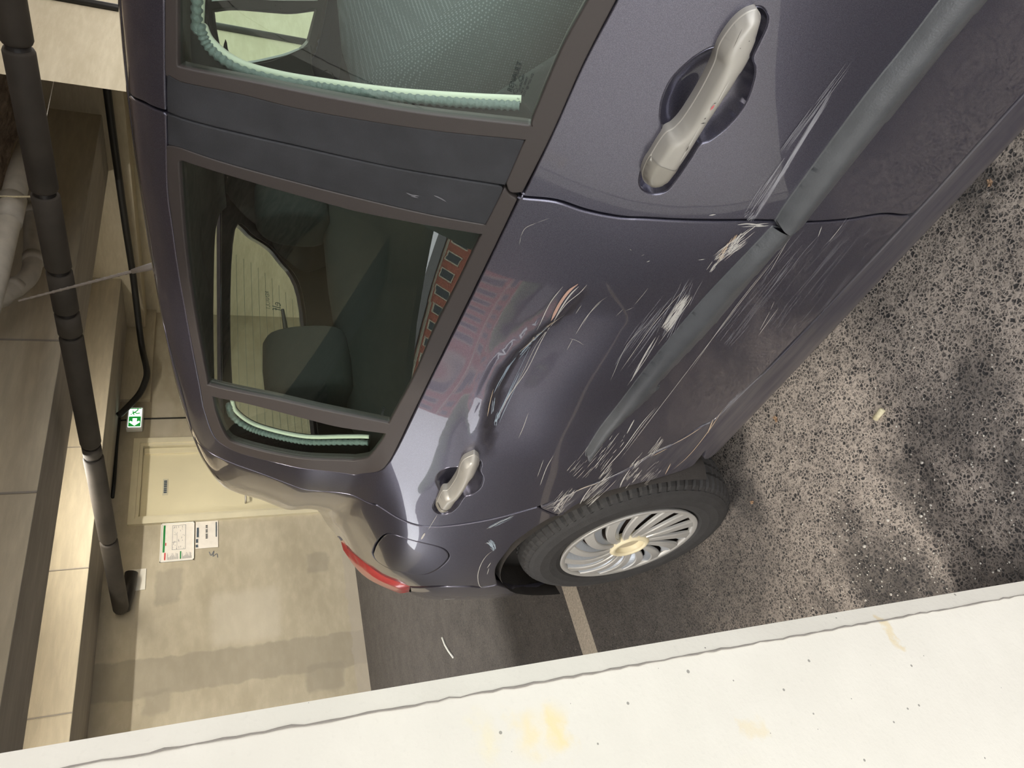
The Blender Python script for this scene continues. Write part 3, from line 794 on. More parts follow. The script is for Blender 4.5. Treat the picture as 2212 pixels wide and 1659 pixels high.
ARCH0 = [(1222,1108),(1181.5,1124),(1118,1167),(1095,1194),(1075,1221.5),(1071,1242),(1075,1262)]
HREC_F = [(1428.6,253),(1433.7,215),(1454,172),(1492,134),(1527,111),(1555,101),(1568,82),(1583,58),(1613,28),(1639,19),(1654,33),(1654,56),(1638,92),(1623,125),(1628,147),(1625,177),(1606,228),(1568,273),(1532,301),(1510,311),(1490,342),(1461,385),(1438,411),(1410,417),(1388,404),(1386,378),(1408,338),(1432,296),(1433,284)]
HAND_F = [(1640,30),(1648,45),(1644,68),(1626,121.5),(1593,177),(1557.7,228),(1517,291),(1492,332),(1473,360),(1462,377),(1450,393),(1434,405),(1413,410),(1397,402),(1391,384),(1398,362),(1409,345),(1428,314),(1443,296),(1460,286),(1482,262),(1517,207.6),(1547.6,147),(1556.5,114),(1568,91),(1593,58),(1618.5,38)]
LOCK_F = [(1470,363),(1462,377),(1450,393),(1434,405),(1413,410),(1397,402),(1391,384),(1398,362),(1409,345),(1422,351),(1440,358),(1455,362)]
HREC_R = [(943.5,1040.5),(948.6,1025),(966,1012.7),(992,1009),(1002,997.5),(1024.6,988.6),(1037,1000),(1035,1018),(1041,1033),(1035,1053),(1017,1068),(1000,1074),(985,1096),(968,1109),(950,1110),(938,1098),(944,1080),(953,1065)]
HAND_R = [(1024.6,991),(1034,1000),(1032,1018),(1012,1050.6),(986.6,1086),(977,1098),(966,1106),(951,1108),(942,1100),(946,1088),(956,1070),(969,1066),(986.6,1040.5),(993,1020),(1002,1002.5)]
LOCK_R = [(976,1098.5),(966,1106),(951,1108),(942,1100),(945,1091),(960,1097)]
GLASS_F = [[(381.5,2),(381.5,137)],[(381.5,137),(384,144),(390,147)],[(390,147),(537,177),(735,216.5),(920,247),(1151,273)],[(1151,273),(1155,250),(1214,109),(1272,2)]]
FRAME_F = [[(359,2),(359,152),(366,161),(390,175)],[(390,175),(512,200),(664,237),(920,278.5),(1136,301)],[(1136,301),(1095,395)],[(1095,395),(1103,413),(1127,414)],[(1127,414),(1189,291),(1255,142),(1327,2)]]
BCOV_F = [[(359,153),(360,242)],[(360,242),(613,309),(860,364),(1092,401.5)],[(1092,401.5),(1135,302)],[(1135,302),(920,279),(664,237.5),(512,200.5),(390,176)],[(390,176),(366,162),(359,153)]]
BCOV_R = [[(360,244),(362,314)],[(362,314),(372,316),(390,320)],[(390,320),(512,360),(646,396),(740,420),(920,462.5),(1050,486.5)],[(1050,486.5),(1090,406)],[(1090,403.5),(860,365),(613,311),(360,244)]]
FRAME_R = [[(361.5,318),(372,317),(390,320.5)],[(390,320.5),(512,361),(646,397),(740,421),(920,463.5),(1050,487)],[(1050,487),(1090,408)],[(1090,408),(1098,420),(1115,431)],[(1115,431),(930,812),(866,946)],[(866,946),(841,994),(816,1017),(765,1025)],[(765,1025),(638.5,1008),(537,984),(489,964),(464,941),(441,880.5)],[(441,880.5),(431,820),(408.5,704),(388,590),(376,501),(365,420),(361.5,318)]]
GLASS_R = [[(385,352),(387,347),(395,345.6)],[(395,345.6),(486.6,375),(570,400),(719.5,442),(790,459.5),(914,483.5),(1042,505)],[(1042,505),(986.6,620),(936,719),(893,820),(841,916)],[(841,916),(689,885),(588,862),(447,831)],[(447,831),(443,805),(413,640.5),(398,526.6),(388,400),(385,352)]]
QUART = [[(457.5,855),(537,872),(664,905),(740,923),(835,936)],[(835,936),(829,948),(802,984),(790,992),(765,996.5)],[(765,996.5),(689,994),(588,980),(512,960),(486.6,942),(466,894),(457.5,855)]]
FUEL = [(806,1196),(814,1176),(831.6,1157),(854,1155.7),(905,1171),(953,1183.5),(968,1199),(961,1214),(935,1234),(910,1241),(867,1235),(824,1219),(810,1206)]
_sT = PT((2029,2))[1]; _sB = PT((2120,2))[1]
MOULD_F = [[('s',-.53,_sT),('s',-.2,_sT),(2029,2),(1872,202.5),(1711.5,420),(1676,474)],[(1676,474),(1684,486),(1702,489),(1733,479)],[(1733,479),(1778.6,420),(1905,266),(2042,94),(2120,2),('s',-.2,_sB),('s',-.53,_sB)]]
MOULD_R = [[(1668,489),(1700,494),(1724,491)],[(1724,491),(1644,577),(1555,686),(1426,820),(1420,838),(1350,905),(1290,970)],[(1290,970),(1276,984),(1267,984),(1266,974)],[(1266,974),(1375,820),(1466.6,709),(1542.5,623),(1593,567),(1668,489)]]
def ext(p): return p
# dent in the rear door: a crease and a hollow under it
CRE = np.array([pxs(x, y) for x, y in ((1262,610),(1240,645),(1216,683),(1180,708),(1150,735),(1118,765),(1090,797),(1072,832),(1062,868),(1055,905),(1050,940),(1049,985))])
CRE = CRE[np.argsort(CRE[:, 0])]
def dent(y, s):
    sc = np.interp(y, CRE[:, 0], CRE[:, 1]); d = sc-s
    y0, y1 = CRE[0, 0], CRE[-1, 0]
    A = .016*sm(y0-.01, y0+.09, y)*sm(y1+.02, y1-.12, y)
    up = np.exp(-np.maximum(0, -d)/.006)*(d < 0)
    dn_ = (d >= 0)*sm(-.006, .016, d)*np.exp(-(np.maximum(0, d-.02)/.085)**2)
    h = A*(dn_+.12*up)-.003*A/.016*np.exp(-((d+.012)/.012)**2)
    # shallow hollows along the rubbed band
    h = h+.0035*np.exp(-(((y-.62)/.05)**2+((s-.66)/.035)**2))+.004*np.exp(-(((y-.98)/.06)**2+((s-.72)/.05)**2))
    h = h+.0007*np.sin(y*23+s*7)*np.sin(s*19+1)
    return h
def soft(y, s): return .0005*np.sin(y*11+1)*np.sin(s*9)

def bar(poly, h, bow, edge=.0095):
    P = np.array(poly); cc = P.mean(0); _, _, vt = np.linalg.svd(P-cc); ax = vt[0]
    ta = (P-cc)@ax; lo, hi = ta.min(), ta.max(); PR_s = resample(P, .004)
    def fn(V2):
        a = np.clip(((V2-cc)@ax-lo)/(hi-lo), 0, 1); d = bdist(V2, PR_s); t = np.clip(d/edge, 0, 1)
        return h*np.sqrt(np.maximum(0, 1-(1-t)**2))+bow*np.sin(a*pi)*t
    return fn
def handle(name, pts, off, m, h, bow, step, rim, K, whole=None, up=0.):
    q = PL(pts+[pts[0]], off=off); w_ = q if whole is None else PL(whole+[whole[0]], off=off); fb = bar(w_, h, bow)
    return panel(name, q, m, off=off*.55+up, gap=0, step=step, rim=rim, dome=fb, lip=.0012, **K)
def ridge(top, bot, h):
    A = np.array(catmull([PT(p) for p in top], 5)); A = A[np.argsort(A[:, 0])]; B_ = np.array(catmull([PT(p) for p in bot], 5)); B_ = B_[np.argsort(B_[:, 0])]
    def fn(V2):
        t = np.interp(V2[:, 0], A[:, 0], A[:, 1]); b = np.interp(V2[:, 0], B_[:, 0], B_[:, 1])
        u = np.clip((V2[:, 1]-b)/np.maximum(t-b, .004), 0, 1)
        up = np.clip((1-u)/.47, 0, 1); dn_ = np.clip(u/.53, 0, 1)
        return h*np.minimum(np.sin(up*pi/2)**.8, .30+.70*dn_)*np.clip(np.minimum(u, 1-u)/.05, .3, 1)
    return fn
MFT = [('s',-.53,_sT),('s',-.2,_sT),(2029,2),(1872,202.5),(1711.5,420),(1676,474)]; MFB = [(1733,479),(1778.6,420),(1905,266),(2042,94),(2120,2),('s',-.2,_sB),('s',-.53,_sB)]
MRT = [(1266,974),(1375,820),(1466.6,709),(1542.5,623),(1593,567),(1668,489)]; MRB = [(1724,491),(1644,577),(1555,686),(1426,820),(1420,838),(1350,905),(1290,970)]
def build_side(mir):
    dsp = soft if mir else dent
    K = dict(mirror=mir)
    # front door
    yF = -.60
    fd_poly = PL(G1, RAILF and [(359.5,243),(358,152),(358,2)], [('s',.2,sRail),('s',-.1,sRail),('w',-.28,1.33),('w',-.44,1.15),('w',-.53,1.0)], [('w',-.53,1.0),('w',-.3,.985),(1328,2)], [(1328,2),(1255,142),(1189,291),(1129,417)], G3, G4, DBOTF, [(2210,204),('w',-.2,.285),('w',yF,.285)], [('w',yF,.285),('w',yF-.01,.6),('w',yF,.97)], [('w',yF,.97),('w',-.48,1.17),('w',-.30,1.37),('s',-.12,sLr),('s',.2,sLr)], Lr)
    hr = PL(HREC_F+[HREC_F[0]])
    fd = part(panel('front_door', fd_poly, 'paint', holes=[hr], disp=soft, **K))
    def sub(o): o.parent = fd; o.matrix_parent_inverse = fd.matrix_world.inverted() if False else Matrix.Identity(4); return o
    sub(panel('handle_recess', hr, 'paint', off=-.001, gap=-.001, step=.007, rim=.003, dome=(-.026, .05), **K))
    sub(handle('door_handle', HAND_F, .020, 'silver', .012, .008, 0.005, .016, K))
    sub(handle('lock_cover', LOCK_F, .020, 'lockcap', .012, .008, .004, .003, K, HAND_F, .0009))
    gf = PL(*GLASS_F, [(1272,2),('w',.05,.985),('w',-.50,1.0)], [('w',-.50,1.0),('w',-.41,1.15),('w',-.25,1.33),('s',-.08,sRail-.02),('s',.2,sRail-.025)], [('s',.2,sRail-.025),(381.5,2)])
    gfr = PL(*FRAME_F, [(1327,2),('w',.05,.972),('w',-.515,.985)], [('w',-.52,1.0),('w',-.43,1.15),('w',-.27,1.332),('s',-.09,sRail-.003),('s',.2,sRail-.002)], [('s',.2,sRail-.002),(359,2)])
    sub(panel('window_frame', gfr, 'frame', holes=[gf], off=.001, gap=.0006, step=.012, lip=.002, **K))
    gl = sub(panel('window_glass', gf, 'glass', off=-.005, gap=-.002, step=.03, rim=.002, **K))
    sub(panel('pillar_cover', PL(*BCOV_F), 'pillarcover', off=.0005, gap=.0024, step=.02, **K))
    sub(panel('rubbing_strip', PL(*MOULD_F), 'mould', off=.001, gap=0, step=.007, rim=.010, dome=ridge(MFT, MFB, .019), **K))
    # rear door
    rd_poly = PL(G1, RAILR[:8], RAILR[7:11], RAILR[10:13], RAILR[12:15], RAILR[14:], [(1116,433),(1121,424)], G3, G4, [(1972,463),(1963,473)], DBOT[::-1], DCON[::-1], R_LINE[::-1], LrR[::-1])
    hr2 = PL(HREC_R+[HREC_R[0]])
    rd = part(panel('rear_door', rd_poly, 'paint', holes=[hr2], disp=dsp, step=.011, **K))
    def sub2(o): o.parent = rd; return o
    sub2(panel('handle_recess', hr2, 'paint', off=-.001, gap=-.001, step=.008, rim=.003, dome=(-.026, .05), **K))
    sub2(handle('door_handle', HAND_R, .020, 'silver', .012, .008, 0.006, .016, K))
    sub2(handle('lock_cover', LOCK_R, .020, 'lockcap', .012, .008, .004, .003, K, HAND_R, .0009))
    g1 = PL(*GLASS_R); g2 = PL(*QUART)
    sub2(panel('window_frame', PL(*FRAME_R), 'frame', holes=[g1, g2], off=.001, gap=.0006, step=.012, lip=.002, **K))
    sub2(panel('window_glass', g1, 'glass', off=-.005, gap=-.002, step=.03, rim=.002, **K))
    sub2(panel('quarter_glass', g2, 'glass', off=-.004, gap=-.002, step=.03, rim=.002, **K))
    sub2(panel('pillar_cover', PL(*BCOV_R), 'pillarcover', off=.0005, gap=.0024, step=.02, **K))
    sub2(panel('rubbing_strip', PL(*MOULD_R), 'mould', off=.001, gap=0, step=.007, rim=.010, dome=ridge(MRT, MRB, .014), disp=dsp, **K))
    # sill, quarter, lamp, bumper corner, fuel flap
    sp = PL([(1164,1097),(1209,1080),(1240,1063.5),(1283,1046),(1359,1013.7),(1407,983),(1457,959),(1511,925),(1544,907),(1598,855),(1652,806)], [(1652,806),(1745,709),(1829,620),(1966,475)], [(1966,475),(2016,422),(2120,307),(2210,208)], [(2210,208),('w',-.2,.280),('w',yF,.280)], [('w',yF,.16),('w',.3,.16),('w',1.16,.17)], [('w',1.16,.17),('w',1.19,.26),(1524,974)], ARCH1[::-1], [(1222,1108),(1200,1112),(1164,1097)])
    part(panel('sill_panel', sp, 'sill', step=.014, disp=soft, **K))
    qp = PL(R_LINE, [(1164,1097),(1200,1112),(1222,1108)], ARCH0, [(1075,1262),(1040,1268),(1012,1266),(950,1266),(884,1267)], [(884,1267),(864.6,1259.5),(831.6,1247),(804,1229),(778.5,1209),(749,1184)], [(749,1184),('w',1.86,1.005),('w',1.94,1.0)], [('w',1.94,1.0),('w',1.87,1.08),('w',1.81,1.14),('w',1.73,1.22),('w',1.64,1.31),('w',1.58,1.345)], [('s',1.56,PT((421,949))[1]),('s',1.3,PT((421,949))[1]),(421,949)])
    fu = PL(FUEL+[FUEL[0]])
    qo = part(panel('quarter_panel', qp, 'paint', holes=[fu], step=.013, disp=soft, **K))
    o = panel('fuel_flap', fu, 'paint', off=.0005, gap=.0018, step=.012, disp=soft, **K); o.parent = qo
    tl = PL([(884,1267),(864.6,1259.5),(831.6,1247),(804,1229),(778.5,1209),(749,1184)], [(749,1184),('w',1.86,1.0),('w',1.94,.995)], [('w',1.94,.995),('w',1.99,.96),('w',2.03,.86),('w',2.02,.80)], [('w',2.02,.80),(884,1267)])
    part(panel('tail_lamp', tl, 'red', gap=.001, step=.014, dome=(.011, .024), **K))
    bp = PL([(1075,1264),(1040,1270),(1012,1268),(950,1268),(884,1269)], [(884,1269),('w',2.02,.795)], [('w',2.02,.795),('w',2.07,.6),('w',2.06,.3),('w',2.0,.2)], [('w',2.0,.2),('w',1.92,.2),('w',1.895,.27)], [('w',1.895,.27),('w',1.885,.36),('w',1.865,.46),('w',1.83,.54),(1075,1264)])
    part(panel('rear_bumper_corner', bp, 'paint', step=.015, disp=soft, **K))
    # front wing
    wing = PL([('w',yF-.003,.285),('w',yF-.013,.6),('w',yF-.003,.975)], [('w',yF-.003,.975),('w',-.95,.93),('w',-1.35,.82)], [('w',-1.45,.55),('w',-1.40,.3)], [('w',-1.285,.3),('w',-1.25,.45),('w',-1.15,.58),('w',-.92,.66),('w',-.69,.58),('w',-.60-.01,.42)])
    part(panel('front_wing', wing, 'paint', step=.03, **K))
    return fd, rd, qo
fd, rd, qo = build_side(False)
build_side(True)

# ---------------- roof, rear end, front end (both sides in one sheet)
LRP = np.array([PT(p) for p in Lr+LrR[1:]]); LRP = LRP[np.argsort(LRP[:, 0])]
V = []; F = []; ys = np.linspace(-.14, 1.58, 70); ns = 40
for y in ys:
    s0 = np.interp(y, LRP[:, 0], LRP[:, 1])+.004
    row = [surf(y, s0+(SL[-1]-s0)*(k/ns)**1.6) for k in range(ns+1)]
    row[0] = row[0]+np.array([.004, 0, -.004])
    V += [tuple(p) for p in row]+[(2*XC-p[0], p[1], p[2]) for p in row[-2::-1]]
nr = 2*ns+1
for i in range(len(ys)-1):
    for j in range(nr-1): a = i*nr+j; F.append((a, a+1, a+nr+1, a+nr))
roof = part(fixn(mesh_obj('roof_panel', V, F, 'paint', None, True)))
# gutter seal along the roof edge
for mir in (0, 1):
    pts = []
    for y in np.linspace(-.14, 1.58, 90):
        p, pa, pb, n = frame(surf, np.array([y]), np.array([np.interp(y, LRP[:, 0], LRP[:, 1])+.002])); q = p[0]-n[0]*.004
        pts.append((2*XC-q[0], q[1], q[2]) if mir else tuple(q))
    o = MB().tube(pts, .0035, 6).obj('roof_seal', 'seal', roof, True)
# antenna
Aa = at_x(318, 578, XC); Ab = at_x(40, 650, XC)
an = MB(); pts = []; rs = []
for k in range(90):
    t = k/89; pts.append(tuple(Aa+(Ab-Aa)*t)); rs.append(.0042*(1-.45*t)+(.0011 if k % 5 == 0 else 0))
ano = part(an.tube(pts, rs, 8).obj('antenna', 'cable', None, True)); MT['ant'] = plain('antenna_rubber', srgb(96, 88, 80), .6); ano.data.materials[0] = MT['ant']
MB().tube([tuple(Aa-(Ab-Aa)*.14), tuple(Aa), tuple(Aa+(Ab-Aa)*.12)], [.011, .009, .006], 10).obj('antenna_base', 'ant', ano, True)
# rear surface: tailgate
def yend(z): return np.interp(z, [.2,.5,.9,1.0,1.1,1.25,1.36,1.5], [2.06,2.09,2.04,1.96,1.85,1.71,1.60,1.5])
_zz = np.linspace(.18, 1.40, 123); _hw = np.array([XC-surf(yend(z), s_of(yend(z), z))[0] for z in _zz])
_hw = np.minimum(np.maximum(_hw, .35), .8)
def rear(t, z):
    t = np.asarray(t, float); z = np.asarray(z, float); h = np.interp(z, _zz, _hw)
    return np.stack([XC-t/.62*h, yend(z)+.09*(1-(t/.62)**2), z], -1)
def rearf(t, z):        # parameters ordered so that the outward normal comes from cross(Pb,Pa)
    return rear(-np.asarray(t), z)
tgw = np.array(catmull([(-.50,1.06),(-.57,1.13),(-.565,1.22),(-.51,1.295),(0,1.315),(.51,1.295),(.565,1.22),(.57,1.13),(.50,1.06),(0,1.045)], 5, True))
tgp = np.array([(-.61,.62),(.61,.62),(.61,1.0),(.61,1.33),(-.61,1.33),(-.61,1.0)])
tg = part(panel('tailgate', tgp, 'paint', holes=[tgw], fn=rearf, step=.03))
o = panel('rear_glass', tgw, 'rearglass', fn=rearf, off=-.004, gap=-.003, step=.04, rim=.002); o.parent = tg
o = panel('tailgate_trim', np.array([(-.64,.80),(.64,.80),(.64,1.335),(-.64,1.335)]), 'trim', fn=rearf, off=-.03, gap=0, step=.04, rim=.004, holes=[tgw]); o.parent = tg
hl = MB()
for k in range(11):
    z = 1.055+.024*k; hw_ = .46-.02*max(0, (z-1.22)/.05)
    P_, _, _, n_ = frame(rearf, np.linspace(-hw_, hw_, 24), np.full(24, z)); hl.tube([tuple(p-n*.007) for p, n in zip(P_, n_)], .0007, 4)
o = hl.obj('heater_lines', 'printfaint', tg); o['kind'] = 'stuff'
P_, _, _, n_ = frame(rearf, np.array([.06, .16, .28, .40]), np.array([1.072, 1.075, 1.082, 1.095])); 
MB().tube([tuple(p+n*.02) for p, n in zip(P_, n_)], [.014, .011, .010, .006], 8).obj('rear_wiper', 'cable', tg, True)
bmp = np.array([(-.61,.25),(.61,.25),(.61,.615),(-.61,.615)])
part(panel('rear_bumper', bmp, 'paint', fn=rearf, off=.01, step=.04))
# front end: bonnet, screen, bumper
V = []; F = []; NX, NY = 24, 26
for j in range(NY+1):
    t = j/NY; y = -.62-1.02*t; zc_ = .985-.10*t-.16*t**3; hw_ = .80-.10*t**3
    for i in range(NX+1):
        u = -1+2*i/NX; V.append((XC+u*hw_, y-.02+.12*t*(u*u), zc_+.05*(1-u*u)-.05*abs(u)**6))
for j in range(NY):
    for i in range(NX): a = j*(NX+1)+i; F.append((a, a+1, a+NX+2, a+NX+1))
part(fixn(mesh_obj('bonnet', V, F, 'paint', None, True)))
V = []; F = []
for j in range(13):
    t = j/12; y = -.12-.50*t; z = 1.435-.43*t; hw_ = .55+.22*t
    for i in range(NX+1):
        u = -1+2*i/NX; V.append((XC+u*hw_, y-.10*(1-u*u)+.02, z+.02*(1-u*u)))
for j in range(12):
    for i in range(NX): a = j*(NX+1)+i; F.append((a, a+1, a+NX+2, a+NX+1))
part(fixn(mesh_obj('windscreen', V, F, 'rearglass', None, True)))
V = []; F = []
for j in range(13):
    t = j/12; z = .74-.54*t
    for i in range(NX+1):
        u = -1+2*i/NX; V.append((XC+u*.74, -1.70-.06*sin(pi*t)+.26*abs(u)**3, z))
for j in range(12):
    for i in range(NX): a = j*(NX+1)+i; F.append((a, a+1, a+NX+2, a+NX+1))
part(fixn(mesh_obj('front_bumper', V, F, 'paint', None, True)))
# underbody, arch liners, door-gap backing
part(MB().box(XC-.72, XC+.72, -1.45, 1.15, .20, .26, .02).box(XC-.50, XC+.50, 1.15, 1.98, .22, .34, .02).obj('underbody', 'dark'))
HUB = np.array([.675, 1.564, .302])
for mir in (0, 1):
    for (hy, nm) in ((HUB[1], 'arch_liner'), (HUB[1]-2.48, 'arch_liner')):
        V = []; F = []; na = 30
        for k in range(na+1):
            qd = 14+176*k/na; q = radians(qd); r_ = .345-.035*max(0, 1-(qd-14)/30)
            for (xx, rr_) in ((.668, r_), (.70, r_+.012), (.90, r_+.012), (.905, .0)):
                V.append((xx, hy+rr_*cos(q), .315+rr_*sin(q)))
        for k in range(na):
            for j in range(3): a = k*4+j; F.append((a, a+1, a+5, a+4))
        if mir: V = [(2*XC-x, y, z) for x, y, z in V]
        MT['liner'] = MT.get('liner') or plain('dusty_arch_liner', srgb(58, 54, 51), .9, var=.35, vscale=12, bump=.5, bscale=120)
        part(mesh_obj('arch_liner', V, F, 'liner', None, True))
def backing(lines, wid, dep):
    """dark body metal behind an open gap"""
    q = resample(np.array(PL(*lines)), .02, False); P_, a_, b_, n_ = frame(surf, q[:, 0], q[:, 1])
    e = np.gradient(q, axis=0); e /= np.linalg.norm(e, axis=1, keepdims=True); side = a_*e[:, 1:]-b_*e[:, :1]
    V = [tuple(p) for p in P_-n_*dep-side*wid]+[tuple(p) for p in P_-n_*dep+side*wid]; n = len(q)
    return mesh_obj('gap_backing', V, [(i, i+1, n+i+1, n+i) for i in range(n-1)], 'dark')
for ls in ((G1, G2, [(1093,402.5),(1120,421)], G3, G4), (R_LINE, DCON, DBOT), (DBOTF,)):
    part(backing(ls, .035, .012))

# ---------------- wheels
def wheel(cx_, cy, cz, side, parent_name):
    R = .300; sg = side        # side -1: outer face looks to -x
    wo = MB(); prof = [(.02, .05), (.03, .12), (.045, .165), (.03, .185), (-.004, .19)]
    root = wo.lathe([(a*1., r) for a, r in prof], (0, 0, 0), 'x', 48).obj(parent_name, 'steel', None, True)
    # tyre with shoulder sipes and grooves
    tp = [(.012,.186,0),(.002,.192,0),(-.006,.205,0),(-.010,.225,0),(-.010,.250,0),(-.004,.268,0),(-.003,.270,0),(.001,.2775,0),(.003,.279,1),(.010,.2885,2),(.022,.2955,2),(.034,.2985,2),(.042,.2990,2),(.043,.2925,0),(.049,.2925,0),(.050,.2995,3),(.072,.3000,3),(.073,.2935,0),(.079,.2935,0),(.080,.3000,3),(.100,.3,3),(.101,.2935,0),(.107,.2935,0),(.108,.2995,2),(.135,.294,2),(.148,.283,1),(.158,.262,0),(.160,.24,0),(.152,.205,0),(.140,.186,0)]
    NT = 288; V = []; F = []; m_ = len(tp)
    for k in range(NT):
        for (a, r, g) in tp:
            q = 2*pi*k/NT; rr_ = r
            kk = k if g != 3 else k+2
            if g in (1, 2, 3) and kk % 4 == 0: rr_ = r-(.0045 if g == 2 else .0025 if g == 1 else .004)
            V.append((a, rr_*cos(q), rr_*sin(q)))
    for k in range(NT):
        for j in range(m_-1): a = k*m_+j; b = ((k+1) % NT)*m_+j; F.append((a, b, b+1, a+1))
    ty = mesh_obj('tyre', V, F, 'tyre', root, False)
    # cover: outer ring, curved spokes with sunken vanes, yellowed centre cap
    MB().lathe([(.004,.1885),(-.006,.194),(-.0075,.1915),(-.006,.180),(-.001,.176),(.004,.176)], (0,0,0), 'x', 96).obj('cover_ring', 'cover', root, True)
    MB().lathe([(.012,.056),(-.010,.056),(-.0145,.049),(-.0145,.043),(-.010,.040)], (0,0,0), 'x', 48).obj('cap_ring', 'cap', root, True)
    MB().lathe([(-.010,.041),(.002,.037),(.004,.030),(.004,.0)], (0,0,0), 'x', 48).obj('cap_dish', 'cap', root, True)
    MB().lathe([(.0032,.033),(.0028,.0)], (0,.0,0), 'x', 32).obj('cap_centre', 'capin', root, True)
    NSP = 15; n = 12
    def ang(t, sw): return sw*(t**1.4)
    def strip(w0, w1, x_in, x_out, a0, sw, r0, r1, tilt=0., th=.006, side_off=0.):
        V = []; F = []
        for i in range(n+1):
            t = i/n; r = r0+(r1-r0)*t; c = a0+ang(t, sw)+side_off; hw_ = (w0+(w1-w0)*t)/2/r; xo = x_in+(x_out-x_in)*t-.007*sin(pi*t)
            for (k, e) in ((-1, 0), (-.8, 1), (.8, 1), (1, 0)):
                q = c+k*hw_; V.append((xo-(0.0025*e)+tilt*k, r*cos(q), r*sin(q)))
            for k in (1, -1):
                q = c+k*hw_; V.append((xo+th, r*cos(q), r*sin(q)))
        for i in range(n):
            for j in range(6): a = i*6+j; b = i*6+(j+1) % 6; F.append((a, b, b+6, a+6))
        F.append(tuple(range(6))[::-1]); F.append(tuple(n*6+j for j in range(6)))
        return V, F
    V, F = strip(.015, .037, -.007, -.003, 0, .40, .054, .184)
    spm = None
    for k in range(NSP):
        if spm is None:
            so = mesh_obj('spoke', V, F, 'cover', root, False); spm = so
        else:
            so = spm.copy(); COL.objects.link(so); so.parent = root
        so.rotation_euler.x = 2*pi*k/NSP
    V, F = strip(.008, .032, .001, .003, 0, .40, .062, .182, tilt=.005, th=.003, side_off=pi/NSP*.80)
    vm = None
    for k in range(NSP):
        if vm is None: so = mesh_obj('vane', V, F, 'vane', root, False); vm = so
        else:
            so = vm.copy(); COL.objects.link(so); so.parent = root
        so.rotation_euler.x = 2*pi*k/NSP
    root.location = (cx_, cy, cz)
    if sg > 0: root.rotation_euler = (0, 0, pi)
    root.parent = car; root.matrix_parent_inverse = CARINV
    return root
wheel(HUB[0], HUB[1], HUB[2], -1, 'rear_wheel')
wheel(2*XC-HUB[0], HUB[1], HUB[2], 1, 'rear_wheel')
wheel(HUB[0], HUB[1]-2.48, HUB[2], -1, 'front_wheel')
wheel(2*XC-HUB[0], HUB[1]-2.48, HUB[2], 1, 'front_wheel')

# ---------------- cabin
def shell(name, y0, y1, z0, z1, inset, m, ny=30, nz=16, skip=None, mirror=True):
    for mir in ((0, 1) if mirror else (0,)):
        V = []; F = []
        for i in range(ny+1):
            y = y0+(y1-y0)*i/ny
            for j in range(nz+1):
                z = z0+(z1-z0)*j/nz; s_ = s_of(y, z); p = surf(y, s_)
                V.append((p[0]+inset, p[1], p[2]))
        for i in range(ny):
            for j in range(nz):
                yy = y0+(y1-y0)*(i+.5)/ny; zz_ = z0+(z1-z0)*(j+.5)/nz
                if skip and skip(yy, zz_): continue
                a = i*(nz+1)+j; F.append((a, a+1, a+nz+2, a+nz+1))
        if mir: V = [(2*XC-x, y, z) for x, y, z in V]
        part(mesh_obj(name, V, F, m, None, True))
shell('door_trim', -.6, 1.9, .26, .955, .075, 'trim')
CRF = [(424,2),(436,60),(462,102),(520,140),(600,165),(700,182),(850,202),(1000,213),(1126,219)]
CRQ = [(500,868),(510,892),(550,920),(613,938),(689,947),(796,946)]
for mir in (False, True):
    part(panel('pillar_trim', PL([(425,4),(437,60),(463,102),(520,141),(600,166),(700,183),(850,203),(1000,214),(1126,221)], [(1126,221),(1128,262),(920,262),(700,225),(520,188),(430,160),(398,120),(396,4)], off=-.045), 'trim', off=-.045, gap=0, step=.02, rim=.004, mirror=mir))
    part(panel('pillar_trim', PL(CRQ, [(796,946),(800,1000),('w',1.3,.98),('w',1.97,.94)], [('w',1.97,.94),('w',1.84,1.10),('w',1.72,1.22),('w',1.60,1.33)], [('w',1.60,1.335),('w',1.3,1.345),(500,868)], off=-.045), 'trim', off=-.045, gap=0, step=.03, rim=.004, mirror=mir))
# headliner
V = []; F = []; ys = np.linspace(-.10, 1.62, 40); ns2 = 14
for y in ys:
    s0 = np.interp(y, LRP[:, 0], LRP[:, 1])-.03
    row = [surf(y, s0+(SL[-1]-s0)*(k/ns2)**1.3)+np.array([.05*(1-k/ns2), 0, -.035]) for k in range(ns2+1)]
    V += [tuple(p) for p in row]+[(2*XC-p[0], p[1], p[2]) for p in row[-2::-1]]
nr = 2*ns2+1
for i in range(len(ys)-1):
    for j in range(nr-1): a = i*nr+j; F.append((a, a+1, a+nr+1, a+nr))
part(mesh_obj('headliner', V, F, 'headliner', None, True))
part(MB().box(XC-.70, XC+.70, -.62, -.35, .62, .98, .05).obj('dashboard', 'trim', None, True))
part(MB().box(XC-.62, XC+.62, 1.55, 1.92, .74, .80, .02).obj('parcel_shelf', 'trim', None, True))
part(MB().box(XC-.68, XC+.68, -.6, 1.9, .26, .30).obj('cabin_floor', 'dark'))
def cushion(cx_, w_, prof, name, m, parent=None):
    """rounded slab from a side profile (y,z) swept across x"""
    n = len(prof); V = []; F = []; cuts_ = [(-1, .80), (-.94, .93), (-.8, 1.), (0, 1.03), (.8, 1.), (.94, .93), (1, .80)]
    c = np.mean(prof, 0)
    for (u, k) in cuts_:
        for p in prof: q = c+(np.array(p)-c)*k; V.append((cx_+u*w_/2, q[0], q[1]))
    for i in range(len(cuts_)-1):
        for j in range(n): F.append((i*n+j, i*n+(j+1) % n, (i+1)*n+(j+1) % n, (i+1)*n+j))
    F.append(tuple(range(n))[::-1]); F.append(tuple((len(cuts_)-1)*n+j for j in range(n)))
    o = fixn(mesh_obj(name, V, F, m, parent, True)); return o
def roundpoly(P, n=4): return [tuple(p) for p in catmull(P, n, True)]
